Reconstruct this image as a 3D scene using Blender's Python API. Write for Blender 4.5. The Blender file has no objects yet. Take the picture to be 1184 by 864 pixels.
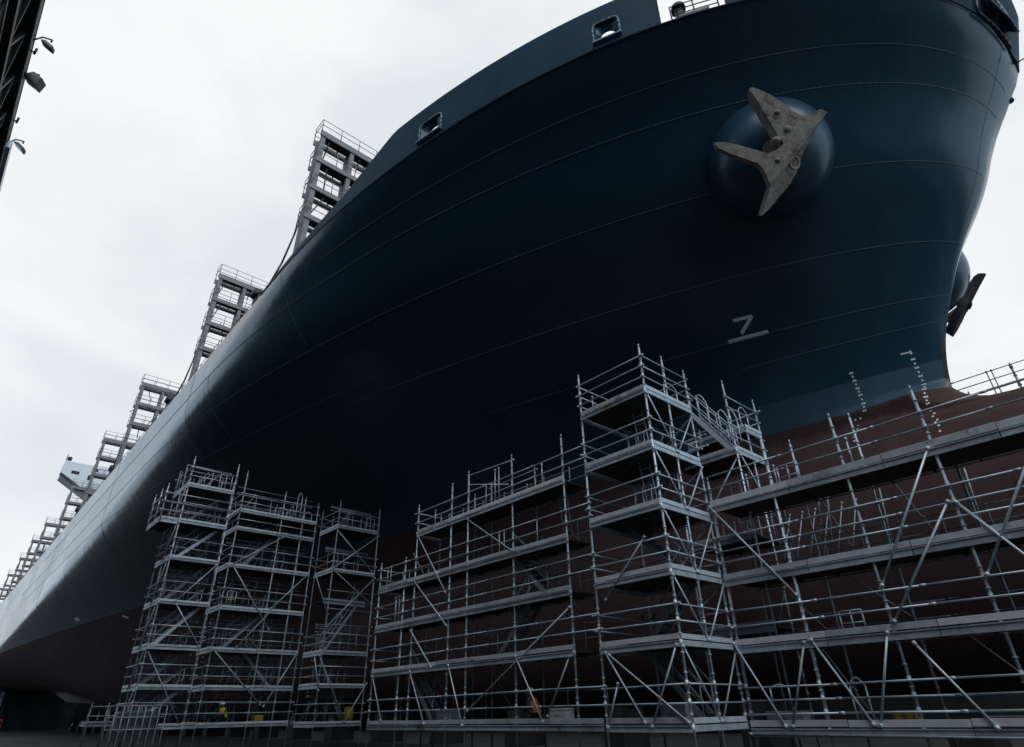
import bpy, bmesh, math, random
from mathutils import Vector, Matrix
random.seed(7)
EYE = 1.7
SC = bpy.context.scene
COL = SC.collection

def W(s, t, u):
    """ship axes (metres aft of the camera, metres across, metres above the eye) to world"""
    return Vector((-s, t, u + EYE))

# ------------------------------------------------------------------ materials
def new_mat(name):
    m = bpy.data.materials.new(name); m.use_nodes = True
    nt = m.node_tree
    return m, nt, nt.nodes, nt.links, nt.nodes['Principled BSDF']

def simple(name, col, rough=0.5, metal=0.0, var=0.25, scale=3.0, bump=0.0, bscale=20.0, dirt=None, dirt_amt=0.0, spec=0.5):
    m, nt, N, L, b = new_mat(name)
    b.inputs['Roughness'].default_value = rough
    b.inputs['Metallic'].default_value = metal
    b.inputs['Specular IOR Level'].default_value = spec
    g = N.new('ShaderNodeNewGeometry')
    n = N.new('ShaderNodeTexNoise'); n.inputs['Scale'].default_value = scale
    n.inputs['Detail'].default_value = 5; n.inputs['Roughness'].default_value = 0.65
    L.new(g.outputs['Position'], n.inputs['Vector'])
    r = N.new('ShaderNodeValToRGB')
    c0 = [c*(1-var) for c in col]; c1 = [min(1, c*(1+var)) for c in col]
    r.color_ramp.elements[0].position = 0.3; r.color_ramp.elements[1].position = 0.7
    r.color_ramp.elements[0].color = (*c0, 1); r.color_ramp.elements[1].color = (*c1, 1)
    L.new(n.outputs['Fac'], r.inputs['Fac'])
    out = r.outputs['Color']
    if dirt:
        n2 = N.new('ShaderNodeTexNoise'); n2.inputs['Scale'].default_value = scale*0.6; n2.inputs['Detail'].default_value = 8
        n2.inputs['Roughness'].default_value = 0.75
        L.new(g.outputs['Position'], n2.inputs['Vector'])
        r2 = N.new('ShaderNodeValToRGB')
        r2.color_ramp.elements[0].position = 0.62 - dirt_amt; r2.color_ramp.elements[1].position = 0.72 - dirt_amt*0.6
        L.new(n2.outputs['Fac'], r2.inputs['Fac'])
        mx = N.new('ShaderNodeMix'); mx.data_type = 'RGBA'
        L.new(r2.outputs['Color'], mx.inputs['Factor']); L.new(out, mx.inputs['A'])
        mx.inputs['B'].default_value = (*dirt, 1)
        out = mx.outputs['Result']
    L.new(out, b.inputs['Base Color'])
    if bump:
        n3 = N.new('ShaderNodeTexNoise'); n3.inputs['Scale'].default_value = bscale; n3.inputs['Detail'].default_value = 4
        L.new(g.outputs['Position'], n3.inputs['Vector'])
        bp = N.new('ShaderNodeBump'); bp.inputs['Strength'].default_value = bump; bp.inputs['Distance'].default_value = 0.05
        L.new(n3.outputs['Fac'], bp.inputs['Height']); L.new(bp.outputs['Normal'], b.inputs['Normal'])
    return m

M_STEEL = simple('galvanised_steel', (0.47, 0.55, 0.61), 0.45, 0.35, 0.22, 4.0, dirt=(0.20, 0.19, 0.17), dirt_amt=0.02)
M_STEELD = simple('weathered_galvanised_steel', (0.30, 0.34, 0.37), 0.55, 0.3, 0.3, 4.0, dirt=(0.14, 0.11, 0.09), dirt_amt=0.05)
M_BOARD = simple('aluminium_toe_board', (0.60, 0.66, 0.71), 0.42, 0.25, 0.15, 2.0, dirt=(0.30, 0.28, 0.25), dirt_amt=0.03)
M_STEELS = [M_STEEL, M_STEEL, simple('dull_galvanised_steel', (0.35, 0.41, 0.455), 0.55, 0.3, 0.25, 5.0, dirt=(0.16, 0.13, 0.11), dirt_amt=0.05),
            simple('bright_galvanised_steel', (0.57, 0.65, 0.71), 0.38, 0.4, 0.15, 5.0, dirt=(0.28, 0.26, 0.24), dirt_amt=0.02)]
M_BOARDS = [M_BOARD, simple('scuffed_toe_board', (0.46, 0.50, 0.53), 0.55, 0.2, 0.25, 2.5, dirt=(0.19, 0.15, 0.12), dirt_amt=0.06),
            simple('pale_toe_board', (0.70, 0.73, 0.75), 0.45, 0.2, 0.12, 2.0, dirt=(0.34, 0.30, 0.26), dirt_amt=0.04)]
M_BEAMS = [M_STEEL, simple('stained_deck_beam', (0.34, 0.39, 0.42), 0.55, 0.3, 0.3, 2.0, dirt=(0.15, 0.11, 0.085), dirt_amt=0.07)]
M_DECK = simple('dark_plywood_deck', (0.035, 0.032, 0.030), 0.75, 0, 0.35, 3.0)
M_LASH = simple('grey_primer_steel', (0.20, 0.205, 0.20), 0.6, 0.0, 0.2, 1.2, dirt=(0.14, 0.09, 0.07), dirt_amt=0.04)
M_WHITE = simple('white_ship_paint', (0.72, 0.74, 0.74), 0.4, 0, 0.05, 1.0)
M_MARK = simple('white_marking_paint', (0.90, 0.91, 0.91), 0.5, 0, 0.08, 9.0)
M_DARK = simple('dark_painted_steel', (0.020, 0.022, 0.025), 0.5, 0, 0.3, 2.0)
M_GLASS = simple('dark_window_glass', (0.01, 0.012, 0.014), 0.1, 0, 0.1, 1.0)
M_ANCHOR = simple('cast_steel_anchor', (0.30, 0.262, 0.222), 0.75, 0.0, 0.28, 2.2, bump=0.7, bscale=5.0, dirt=(0.10, 0.055, 0.035), dirt_amt=0.10)
M_ANCHORD = simple('dark_anchor_steel', (0.055, 0.050, 0.047), 0.8, 0.0, 0.28, 2.2, bump=0.7, bscale=5.0, dirt=(0.03, 0.02, 0.015), dirt_amt=0.08)  # darker version of the anchor steel, for the far anchor
M_CONC = simple('concrete_block', (0.20, 0.195, 0.185), 0.9, 0, 0.25, 1.5, bump=0.3, bscale=9)
M_WALLD = simple('shade_dark_concrete', (0.018, 0.018, 0.018), 0.85, 0, 0.4, 0.4, bump=0.2, bscale=4)  # shade under the ship is put into this concrete colour
M_TIMBER = simple('timber_cap', (0.17, 0.12, 0.075), 0.85, 0, 0.35, 2.5)
M_YELLOW = simple('yellow_paint', (0.36, 0.24, 0.03), 0.5, 0, 0.15, 4.0, dirt=(0.12, 0.09, 0.04), dirt_amt=0.03)
M_ORANGE = simple('orange_vest_cloth', (0.42, 0.13, 0.025), 0.8, 0, 0.1, 9.0)
M_HIVIS = simple('yellow_vest_cloth', (0.72, 0.52, 0.03), 0.8, 0, 0.1, 9.0)
M_CLOTH = simple('navy_work_cloth', (0.03, 0.035, 0.05), 0.9, 0, 0.2, 9.0)
M_SKIN = simple('skin', (0.45, 0.28, 0.20), 0.6, 0, 0.05, 9.0)
M_TEAL = simple('teal_machine_paint', (0.035, 0.075, 0.08), 0.45, 0, 0.2, 3.0)
M_TARP = simple('pale_sheeting', (0.78, 0.82, 0.85), 0.7, 0, 0.12, 0.15)
M_RED = simple('red_vehicle_paint', (0.35, 0.03, 0.02), 0.35, 0, 0.1, 3.0)
M_TYRE = simple('black_rubber', (0.015, 0.015, 0.015), 0.85, 0, 0.2, 3.0)
M_SHED = simple('dark_cladding', (0.018, 0.020, 0.023), 0.65, 0, 0.35, 0.4)
M_SHEDPAN = simple('grey_shed_panel', (0.10, 0.115, 0.12), 0.7, 0, 0.5, 1.3)  # greyer panels set between the shed's truss diagonals
M_LAMP = simple('floodlight_housing', (0.022, 0.025, 0.028), 0.5, 0, 0.2, 3.0)

def hull_material():
    m, nt, N, L, b = new_mat('ship_hull_paint')
    g = N.new('ShaderNodeNewGeometry')
    sep = N.new('ShaderNodeSeparateXYZ'); L.new(g.outputs['Position'], sep.inputs[0])
    def math_(op, a, bb=None):
        n = N.new('ShaderNodeMath'); n.operation = op
        for i, v in enumerate((a, bb)):
            if v is None: continue
            if isinstance(v, (int, float)): n.inputs[i].default_value = v
            else: L.new(v, n.inputs[i])
        return n.outputs[0]
    def noise(scale, detail, vec=None, rough=0.6):
        n = N.new('ShaderNodeTexNoise'); n.inputs['Scale'].default_value = scale
        n.inputs['Detail'].default_value = detail; n.inputs['Roughness'].default_value = rough
        L.new(vec or g.outputs['Position'], n.inputs['Vector']); return n.outputs['Fac']
    def mapped(sx, sy, sz):
        mp = N.new('ShaderNodeMapping'); mp.inputs['Scale'].default_value = (sx, sy, sz)
        L.new(g.outputs['Position'], mp.inputs['Vector']); return mp.outputs['Vector']
    def ramp(f, p0, p1, c0, c1):
        r = N.new('ShaderNodeValToRGB'); r.color_ramp.elements[0].position = p0; r.color_ramp.elements[1].position = p1
        r.color_ramp.elements[0].color = (*c0, 1); r.color_ramp.elements[1].color = (*c1, 1)
        L.new(f, r.inputs['Fac']); return r.outputs['Color']
    def mix(f, a, c):
        x = N.new('ShaderNodeMix'); x.data_type = 'RGBA'
        if isinstance(f, (int, float)): x.inputs['Factor'].default_value = f
        else: L.new(f, x.inputs['Factor'])
        for k, v in (('A', a), ('B', c)):
            if isinstance(v, tuple): x.inputs[k].default_value = (*v, 1)
            else: L.new(v, x.inputs[k])
        return x.outputs['Result']
    streak = noise(1.0, 5, mapped(0.9, 0.9, 0.05), 0.7)
    blotch = noise(0.16, 5)
    fine = noise(2.2, 6)
    blue = ramp(blotch, 0.3, 0.7, (0.0160, 0.050, 0.074), (0.0230, 0.068, 0.100))
    blue = mix(math_('MULTIPLY', math_('GREATER_THAN', streak, 0.58), 0.30), blue, (0.034, 0.080, 0.112))
    # tone differs a little from plate to plate
    mpb = N.new('ShaderNodeCombineXYZ'); L.new(sep.outputs['X'], mpb.inputs['X']); L.new(sep.outputs['Z'], mpb.inputs['Y'])
    bk = N.new('ShaderNodeTexBrick'); bk.inputs['Scale'].default_value = 1.0; bk.inputs['Mortar Size'].default_value = 0.0
    bk.inputs['Brick Width'].default_value = 9.0; bk.inputs['Row Height'].default_value = 2.6
    bk.inputs['Color1'].default_value = (0, 0, 0, 1); bk.inputs['Color2'].default_value = (1, 1, 1, 1); bk.inputs['Bias'].default_value = 0.0
    L.new(mpb.outputs[0], bk.inputs['Vector'])
    plate = N.new('ShaderNodeSeparateColor'); L.new(bk.outputs['Color'], plate.inputs[0]); plate = plate.outputs[0]
    blue = mix(math_('MULTIPLY', plate, 0.45), blue, (0.026, 0.074, 0.108))
    # paler blue strip just over the waterline at the bow
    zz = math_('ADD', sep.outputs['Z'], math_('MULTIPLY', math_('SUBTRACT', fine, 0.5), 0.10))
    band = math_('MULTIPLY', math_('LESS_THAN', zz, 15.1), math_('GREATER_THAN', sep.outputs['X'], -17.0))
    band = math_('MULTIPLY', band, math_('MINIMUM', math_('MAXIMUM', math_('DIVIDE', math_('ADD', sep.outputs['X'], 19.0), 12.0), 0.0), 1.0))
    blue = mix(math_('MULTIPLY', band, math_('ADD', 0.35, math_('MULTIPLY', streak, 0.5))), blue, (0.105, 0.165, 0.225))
    red = ramp(blotch, 0.3, 0.7, (0.072, 0.043, 0.042), (0.105, 0.064, 0.061))
    red = mix(math_('MULTIPLY', math_('GREATER_THAN', streak, 0.56), 0.35), red, (0.105, 0.075, 0.071))
    red = mix(math_('MULTIPLY', math_('GREATER_THAN', fine, 0.66), 0.5), red, (0.045, 0.029, 0.027))
    col = mix(math_('GREATER_THAN', zz, 13.7), red, blue)
    # bare rusty stem just over the bulb
    rust = math_('MULTIPLY', math_('GREATER_THAN', math_('ADD', sep.outputs['X'], math_('SUBTRACT', math_('MULTIPLY', fine, 0.25), math_('MULTIPLY', math_('SUBTRACT', zz, 13.7), 0.26))), -4.62),
                 math_('MULTIPLY', math_('LESS_THAN', zz, 16.0), math_('GREATER_THAN', zz, 12.9)))
    col = mix(math_('MULTIPLY', rust, 0.8), col, (0.085, 0.060, 0.048))
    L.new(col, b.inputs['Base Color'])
    rr = math_('ADD', 0.11, math_('MULTIPLY', fine, 0.14))
    rr = math_('ADD', rr, math_('MULTIPLY', math_('LESS_THAN', zz, 13.7), 0.38))
    rr = math_('ADD', rr, math_('MULTIPLY', plate, 0.07))
    L.new(rr, b.inputs['Roughness']); L.new(math_('SUBTRACT', 1.44, math_('MULTIPLY', math_('LESS_THAN', zz, 13.7), 0.28)), b.inputs['IOR'])
    # plate unfairness: shallow vertical ripples between the frames plus paint grain
    wob = noise(1.0, 2, mapped(0.55, 0.30, 0.10))
    bp = N.new('ShaderNodeBump'); bp.inputs['Strength'].default_value = 0.35; bp.inputs['Distance'].default_value = 0.08
    L.new(wob, bp.inputs['Height'])
    bp2 = N.new('ShaderNodeBump'); bp2.inputs['Strength'].default_value = 0.45; bp2.inputs['Distance'].default_value = 0.014
    L.new(streak, bp2.inputs['Height']); L.new(bp.outputs['Normal'], bp2.inputs['Normal'])
    wv = N.new('ShaderNodeTexWave'); wv.wave_type = 'BANDS'; wv.bands_direction = 'X'; wv.wave_profile = 'SIN'
    wv.inputs['Scale'].default_value = 0.16; wv.inputs['Distortion'].default_value = 6.0; wv.inputs['Detail'].default_value = 2; wv.inputs['Detail Scale'].default_value = 0.35
    L.new(g.outputs['Position'], wv.inputs['Vector'])
    bp3 = N.new('ShaderNodeBump'); bp3.inputs['Strength'].default_value = 0.10; bp3.inputs['Distance'].default_value = 0.03
    L.new(wv.outputs['Fac'], bp3.inputs['Height']); L.new(bp2.outputs['Normal'], bp3.inputs['Normal'])
    L.new(bp3.outputs['Normal'], b.inputs['Normal'])
    return m
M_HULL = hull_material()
M_BULWARK = simple('satin_bulwark_paint', (0.0120, 0.038, 0.060), 0.55, 0, 0.22, 0.5, bump=0.12, bscale=0.8, spec=0.06)
M_BOSS = simple('satin_boss_paint', (0.026, 0.070, 0.105), 0.30, 0, 0.15, 0.8, bump=0.15, bscale=1.5)
M_SEAM = simple('lit_weld_bead', (0.11, 0.18, 0.24), 0.4, 0, 0.2, 3.0)  # paler than the hull: light caught by the beads put into the colour

def ground_material():
    m = simple('dock_concrete', (0.045, 0.047, 0.048), 0.75, 0, 0.35, 0.25, bump=0.2, bscale=6, dirt=(0.03, 0.03, 0.03), dirt_amt=0.08, spec=0.12)
    return m
M_GROUND = ground_material()

# ------------------------------------------------------------------ mesh helpers
def tube(bm, a, b, r, n=8, r2=None):
    a = Vector(a); b = Vector(b); d = b - a
    if d.length < 1e-5: return
    q = d.to_track_quat('Z', 'Y').to_matrix()
    r2 = r if r2 is None else r2
    A = []; B = []
    for i in range(n):
        t = 2*math.pi*i/n; v = q @ Vector((math.cos(t), math.sin(t), 0))
        A.append(bm.verts.new(a + v*r)); B.append(bm.verts.new(b + v*r2))
    for i in range(n):
        f = bm.faces.new((A[i], A[(i+1) % n], B[(i+1) % n], B[i])); f.smooth = True
    bm.faces.new(A[::-1]); bm.faces.new(B)

def path_tube(bm, pts, r, n=6):
    for a, b in zip(pts, pts[1:]): tube(bm, a, b, r, n)

def box(bm, lo, hi):
    x0, y0, z0 = (min(p, q) for p, q in zip(lo, hi)); x1, y1, z1 = (max(p, q) for p, q in zip(lo, hi))
    v = [bm.verts.new(p) for p in ((x0,y0,z0),(x1,y0,z0),(x1,y1,z0),(x0,y1,z0),(x0,y0,z1),(x1,y0,z1),(x1,y1,z1),(x0,y1,z1))]
    for f in ((0,3,2,1),(4,5,6,7),(0,1,5,4),(1,2,6,5),(2,3,7,6),(3,0,4,7)): bm.faces.new([v[i] for i in f])

def bar(bm, a, b, w, h, up=(0,0,1)):
    """rectangular bar from a to b, w across and h along the up side"""
    a = Vector(a); b = Vector(b); d = (b-a).normalized(); up = Vector(up)
    if abs(d.dot(up)) > 0.95: up = Vector((1,0,0))
    x = d.cross(up).normalized(); y = x.cross(d).normalized()
    c = [(-w/2,-h/2),(w/2,-h/2),(w/2,h/2),(-w/2,h/2)]
    A = [bm.verts.new(a + x*p + y*q) for p, q in c]; B = [bm.verts.new(b + x*p + y*q) for p, q in c]
    for i in range(4): bm.faces.new((A[i], A[(i+1)%4], B[(i+1)%4], B[i]))
    bm.faces.new(A[::-1]); bm.faces.new(B)

def sbox(bm, s0, s1, t0, t1, u0, u1): box(bm, W(s0, t0, u0), W(s1, t1, u1))

def obj(name, bm, mat, parent=None, smooth=False, bevel=0.0):
    off = wloc(parent) if parent else Vector((0,0,0))
    if parent: bmesh.ops.translate(bm, verts=bm.verts, vec=-off)
    bmesh.ops.recalc_face_normals(bm, faces=bm.faces)
    me = bpy.data.meshes.new(name); bm.to_mesh(me); bm.free()
    if smooth:
        for p in me.polygons: p.use_smooth = True
    for mm in (mat if isinstance(mat, (list, tuple)) else [mat]): me.materials.append(mm)
    o = bpy.data.objects.new(name, me); COL.objects.link(o)
    if parent: o.parent = parent
    if bevel:
        md = o.modifiers.new('bevel', 'BEVEL'); md.width = bevel; md.segments = 2; md.limit_method = 'ANGLE'
    return o

def wloc(o):
    v = Vector(o.location)
    while o.parent: o = o.parent; v += Vector(o.location)
    return v

def tag(o, label, cat, group=None, kind=None):
    if label: o['label'] = label
    if cat: o['category'] = cat
    if group: o['group'] = group
    if kind: o['kind'] = kind
    return o

def thing(name, label, cat, loc, group=None):
    o = bpy.data.objects.new(name, None); COL.objects.link(o); o.location = loc
    return tag(o, label, cat, group)

def copy_tree(o, parent=None):
    c = o.copy(); COL.objects.link(c)
    if parent: c.parent = parent
    for ch in list(o.children): copy_tree(ch, c)
    return c
B = bmesh.new

YC=29.8
def lerp_tab(tab,x):
    if x<=tab[0][0]: return tab[0][1:]
    for a,b in zip(tab,tab[1:]):
        if x<=b[0]:
            k=(x-a[0])/(b[0]-a[0]); k2=k
            return tuple(p+(q-p)*k2 for p,q in zip(a[1:],b[1:]))
    return tab[-1][1:]
# height -> stem position (metres aft), run length, fullness exponents
TAB=[(10.5,4.62,200,1.53,0.99),(12.0,4.50,175,1.52,1.05),(13.5,4.25,150,1.50,1.12),(15.0,3.72,122,1.52,1.22),(18.0,2.22,92,1.82,1.50),(21.0,0.15,63,1.83,1.74),(23.0,-0.75,53,1.98,1.82),(24.3,-1.6,50,2.06,1.90),(25.4,-2.45,43,2.08,2.05),(26.4,-2.95,37.4,2.10,2.20)]
def smooth_tab(x,w=0.9):
    n=7; acc=[0,0,0,0]
    for i in range(n):
        d=(i-(n-1)/2)/((n-1)/2)*w
        v=lerp_tab(TAB,x+d)
        acc=[a+b/n for a,b in zip(acc,v)]
    return acc
HB=20.0
def side(u,s):
    u=min(u,26.4)
    xs,L,p,q=smooth_tab(max(u,12.0)) if u<25.6 else lerp_tab(TAB,u)
    if u<12.0: xs=4.5
    if u>=26.4: xs=xs
    t=(s-xs)/L
    if t<=0: return 0.0
    if t>=1: return HB
    return HB*(1-(1-t)**p)**(1/q)
def bulb_top(s):
    # half height / centre / half width of the bulb section at station s
    f=(s+9.0)/13.5            # 0 at the tip, 1 at the root
    if f<=0: return None
    g=math.sqrt(max(0,1-(1-min(f,1))**2.6))
    h=0.3+4.6*g; w=0.2+3.5*g; zc=6.0
    if s>4.5:
        k=min(1,(s-4.5)/26.0); w*=1-0.35*k
        h+=0.5*min(1,(s-4.5)/3)
    return zc,h,w
def lift(s): return min(11.2,0.3+min(3.9,max(0.0,s-58)*0.031)+max(0.0,s-185)*0.12)
FIL=[(10.2,-2.0),(10.6,0.6),(10.85,2.2),(11.05,3.05),(11.3,3.72),(11.6,4.15),(12.0,4.46),(12.5,4.52)]
def fillet(u): return lerp_tab(FIL,u)[0]
def half(u,s):
    """half breadth of the hull at height u above the eye, s metres aft"""
    if u>=12.0: b=side(u,s)
    else:
        b=side(12.0,s)
        l0=0.3+min(6.7,max(0.0,s-115)*0.085)
        k=(u-l0)/(12.0-l0)
        k=min(max(k,0.0),1.0)
        n=0.64+0.35*min(1,max(0,(s-118)/50))
        f=0.06+0.94*(1-(1-k)**2)**n
        c=min(max(side(12.3,s)-b,0.0)/0.3, 0.9)
        b=max(0.6*b, b-c*(12-u)*(0.35+0.65*k))*f
    bt=bulb_top(s)
    bb=0.0
    if bt and u<13.5:
        zc,h,w=bt
        e=1-((u-zc)/h)**2
        if e>0: bb=w*math.sqrt(e)
    bf=0.0
    if 10.2<u<12.5 and s<14:
        e=(s-fillet(u))/1.6
        if e>0: bf=1.0*math.sqrt(min(1,e))*min(1,max(0,(14-s)/8))*min(1,(12.5-u)/0.5)
    return (b**3+bb**3+bf**3)**(1/3)
def start(u):
    """most forward station where the hull exists at height u"""
    if u>=12.0:
        return smooth_tab(u)[0] if u<25.6 else lerp_tab(TAB,min(u,26.4))[0]
    lo,hi=-9.0,4.5
    for i in range(60):
        m=(lo+hi)/2
        zc,h,w=bulb_top(m)or(6.0,0,0)
        if h>abs(u-zc): hi=m
        else: lo=m
    return min(hi,fillet(u)) if u>10.6 else hi
# ------------------------------------------------------------------ the ship
ship = thing('container_ship', 'huge dark blue container ship with flared bow and red brown underside, towering over the scaffolds', 'ship', W(60, YC, -1.0))

S_END = 330.0
def build_hull():
    us = [0.3 + 0.58*i for i in range(15)] + [9.0 + 0.16*i for i in range(31)] + [13.96 + (26.4-13.96)*i/38 for i in range(1, 39)]
    us = sorted(set(round(u, 4) for u in us))
    NC = 220
    bm = B(); grid = {}
    for sgn in (-1, 1):
        for j, u in enumerate(us):
            s0 = start(u)
            for i in range(NC+1):
                v = i/NC
                s = s0 + (S_END - s0)*(v**3.0)
                zu = max(u, lift(s)+(u-0.3)*0.02)
                b = half(zu, s) if i else 0.0
                if sgn == 1 and i and u > 14:
                    sp = s - 3.6*min(1, (u-14)/10)*math.exp(-(s-s0)/12.0); b = max(half(u, sp) if sp > s0 else 0.0, min(half(u, s), 0.75))
                if s > 290:                       # run in to the stern
                    b *= max(0.55, 1 - ((s-290)/60.0)**2*0.5)
                if i == 0:
                    if sgn == 1:
                        grid[(1, j, 0)] = grid[(-1, j, 0)]; continue
                grid[(sgn, j, i)] = bm.verts.new(W(s, YC + sgn*b, zu))
        for j in range(len(us)-1):
            for i in range(NC):
                q = [grid[(sgn, j, i)], grid[(sgn, j, i+1)], grid[(sgn, j+1, i+1)], grid[(sgn, j+1, i)]]
                f = bm.faces.new(q if sgn == -1 else q[::-1]); f.smooth = True
    for i in range(1, NC):                         # flat of bottom
        bm.faces.new((grid[(-1,0,i)], grid[(1,0,i)], grid[(1,0,i+1)], grid[(-1,0,i+1)]))
    bm.faces.new((grid[(-1,0,0)], grid[(1,0,1)], grid[(-1,0,1)]))
    for j in range(len(us)-1):                     # transom
        bm.faces.new((grid[(-1,j,NC)], grid[(1,j,NC)], grid[(1,j+1,NC)], grid[(-1,j+1,NC)]))
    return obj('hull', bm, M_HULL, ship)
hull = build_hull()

# main deck
def port_half(s):
    s0 = start(26.4); sp = s - 3.6*math.exp(-(s-s0)/12.0)
    return max(0.04, (half(26.4, sp) if sp > s0 else 0.0) - 0.06)
bm = B(); prev = None
for i in range(90):
    v = i/89; s = -3.4 + (S_END+3.2)*v**2.2
    b = max(0.05, half(26.4, s) - 0.06)
    if s > 290: b *= max(0.55, 1 - ((s-290)/60.0)**2*0.5)
    row = (bm.verts.new(W(s, YC-b, 26.33)), bm.verts.new(W(s, YC+min(b, port_half(s)), 26.33)))
    if prev: bm.faces.new((prev[0], prev[1], row[1], row[0]))
    prev = row
obj('deck', bm, M_DARK, ship)

# forecastle bulwark with its openings
def bw_top(s):
    return lerp_tab([(21.6,29.4),(23.6,28.45),(26,27.5),(30,26.95),(38,26.46)], s)[0]
HOLES = [(17.95,19.45,26.72,28.12),(8.6,9.52,26.72,28.25)]
GAP = (4.6, 6.92)
def build_bulwark():
    s0 = start(26.4)
    ss = [s0 + 9*(i/40)**2.4 for i in range(41)]
    ss += [s0 + 9 + 0.45*i for i in range(1, 80)]
    ss = [s for s in ss if s < 38]
    for h in HOLES: ss += [h[0], h[1]]
    ss += [GAP[0], GAP[1]]
    ss = sorted(set(round(s, 3) for s in ss))
    bm = B()
    for sgn in (-1, 1):
        cols = []
        for s in ss:
            t = bw_top(s); b = half(26.4, s) if s > s0 + 1e-4 else 0
            if sgn == 1:
                sp = s - 3.6*math.exp(-(s-s0)/12.0); b = max(half(26.4, sp) if sp > s0 else 0.0, min(half(26.4, s) if s > s0 + 1e-4 else 0.0, 0.75))
            rake = 0.35*math.exp(-(s-s0)/4.0)
            lv = [26.402, 26.72, 27.4, min(28.12, max(27.5, t-0.02))]
            lv = [26.402 + (min(l, t-0.01)-26.402) for l in lv] + [t]
            cols.append([bm.verts.new(W(s - rake*(l-26.4), YC + sgn*b, l)) for l in lv])
        for a, c, sa, sc_ in zip(cols, cols[1:], ss, ss[1:]):
            m = (sa+sc_)/2
            for r in range(4):
                if GAP[0] < m < GAP[1]: continue
                if r in (1, 2) and any(h[0] < m < h[1] for h in HOLES): continue
                f = bm.faces.new((a[r], c[r], c[r+1], a[r+1])); f.smooth = True
    bmesh.ops.remove_doubles(bm, verts=bm.verts, dist=0.004)
    o = obj('bulwark', bm, M_BULWARK, ship)
    md = o.modifiers.new('plate', 'SOLIDIFY'); md.thickness = 0.09; md.offset = 0
    es = o.modifiers.new('edges', 'EDGE_SPLIT'); es.split_angle = math.radians(35)
    return o
build_bulwark()
# deck edge rubbing line and plate seams following the strakes
def seam(u, s_from, s_to, name='weld_seam', r=0.021, sides=(-1,)):
    for sgn in sides:
        bm = B(); pts = []
        n = 260
        for i in range(n+1):
            s = s_from + (s_to-s_from)*(i/n)**2.0
            b = half(u, s) if s > start(u)+1e-4 else 0
            pts.append(W(s, YC + sgn*(b+0.009), u))
        path_tube(bm, pts, r, 6)
        obj(name, bm, M_SEAM, ship)
seam(26.4, start(26.4)+1.2, 36, r=0.026)
seam(24.98, start(24.98)+0.003, 30, r=0.014)
seam(23.9, start(23.9)+0.003, 130, r=0.017)
seam(21.2, start(21.2)+0.02, 150, r=0.014)
seam(18.4, start(18.4)+0.003, 34, r=0.015)
seam(19.0, 30, 140, r=0.012)
seam(16.2, start(16.2)+0.003, 26, r=0.012)
seam(15.1, start(15.1)+0.003, 12, r=0.012)
def vseam(s, u0, u1, r=0.009):
    bm = B(); pts = []
    for i in range(61):
        u = u0 + (u1-u0)*i/60
        pts.append(W(s, YC - half(u, s) - 0.012, u))
    path_tube(bm, pts, r, 6); obj('weld_seam', bm, M_SEAM, ship)
for s, u0, u1 in ((34,21.5,26.2),(47,19,23.9),(52,19.2,26.2),(79,16,26.2),(118,14,26.2)):
    vseam(s, u0, u1)
# seam down the stem
bm = B(); path_tube(bm, [W(start(u)-0.004, YC-0.25, u) if False else W(start(u)+0.10, YC-half(u, start(u)+0.10)-0.010, u) for u in [16+i*0.1 for i in range(101)]], 0.010, 6)
obj('weld_seam', bm, M_HULL, ship)

# anchor bosses
BOSS = (6.36, 21.81, 21.84); BR = 2.70
for sgn in (-1, 1):
    t = YC + sgn*(YC-BOSS[1])
    bm = B(); bmesh.ops.create_uvsphere(bm, u_segments=64, v_segments=40, radius=BR)
    sh_ = (-1.1, 0.3, 0.9) if sgn == 1 else (0, 0, 0)
    bmesh.ops.translate(bm, verts=bm.verts, vec=W(BOSS[0]+sh_[0], t+sh_[1], BOSS[2]+sh_[2]))
    obj('anchor_boss', bm, M_BOSS, ship, smooth=True)

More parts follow.
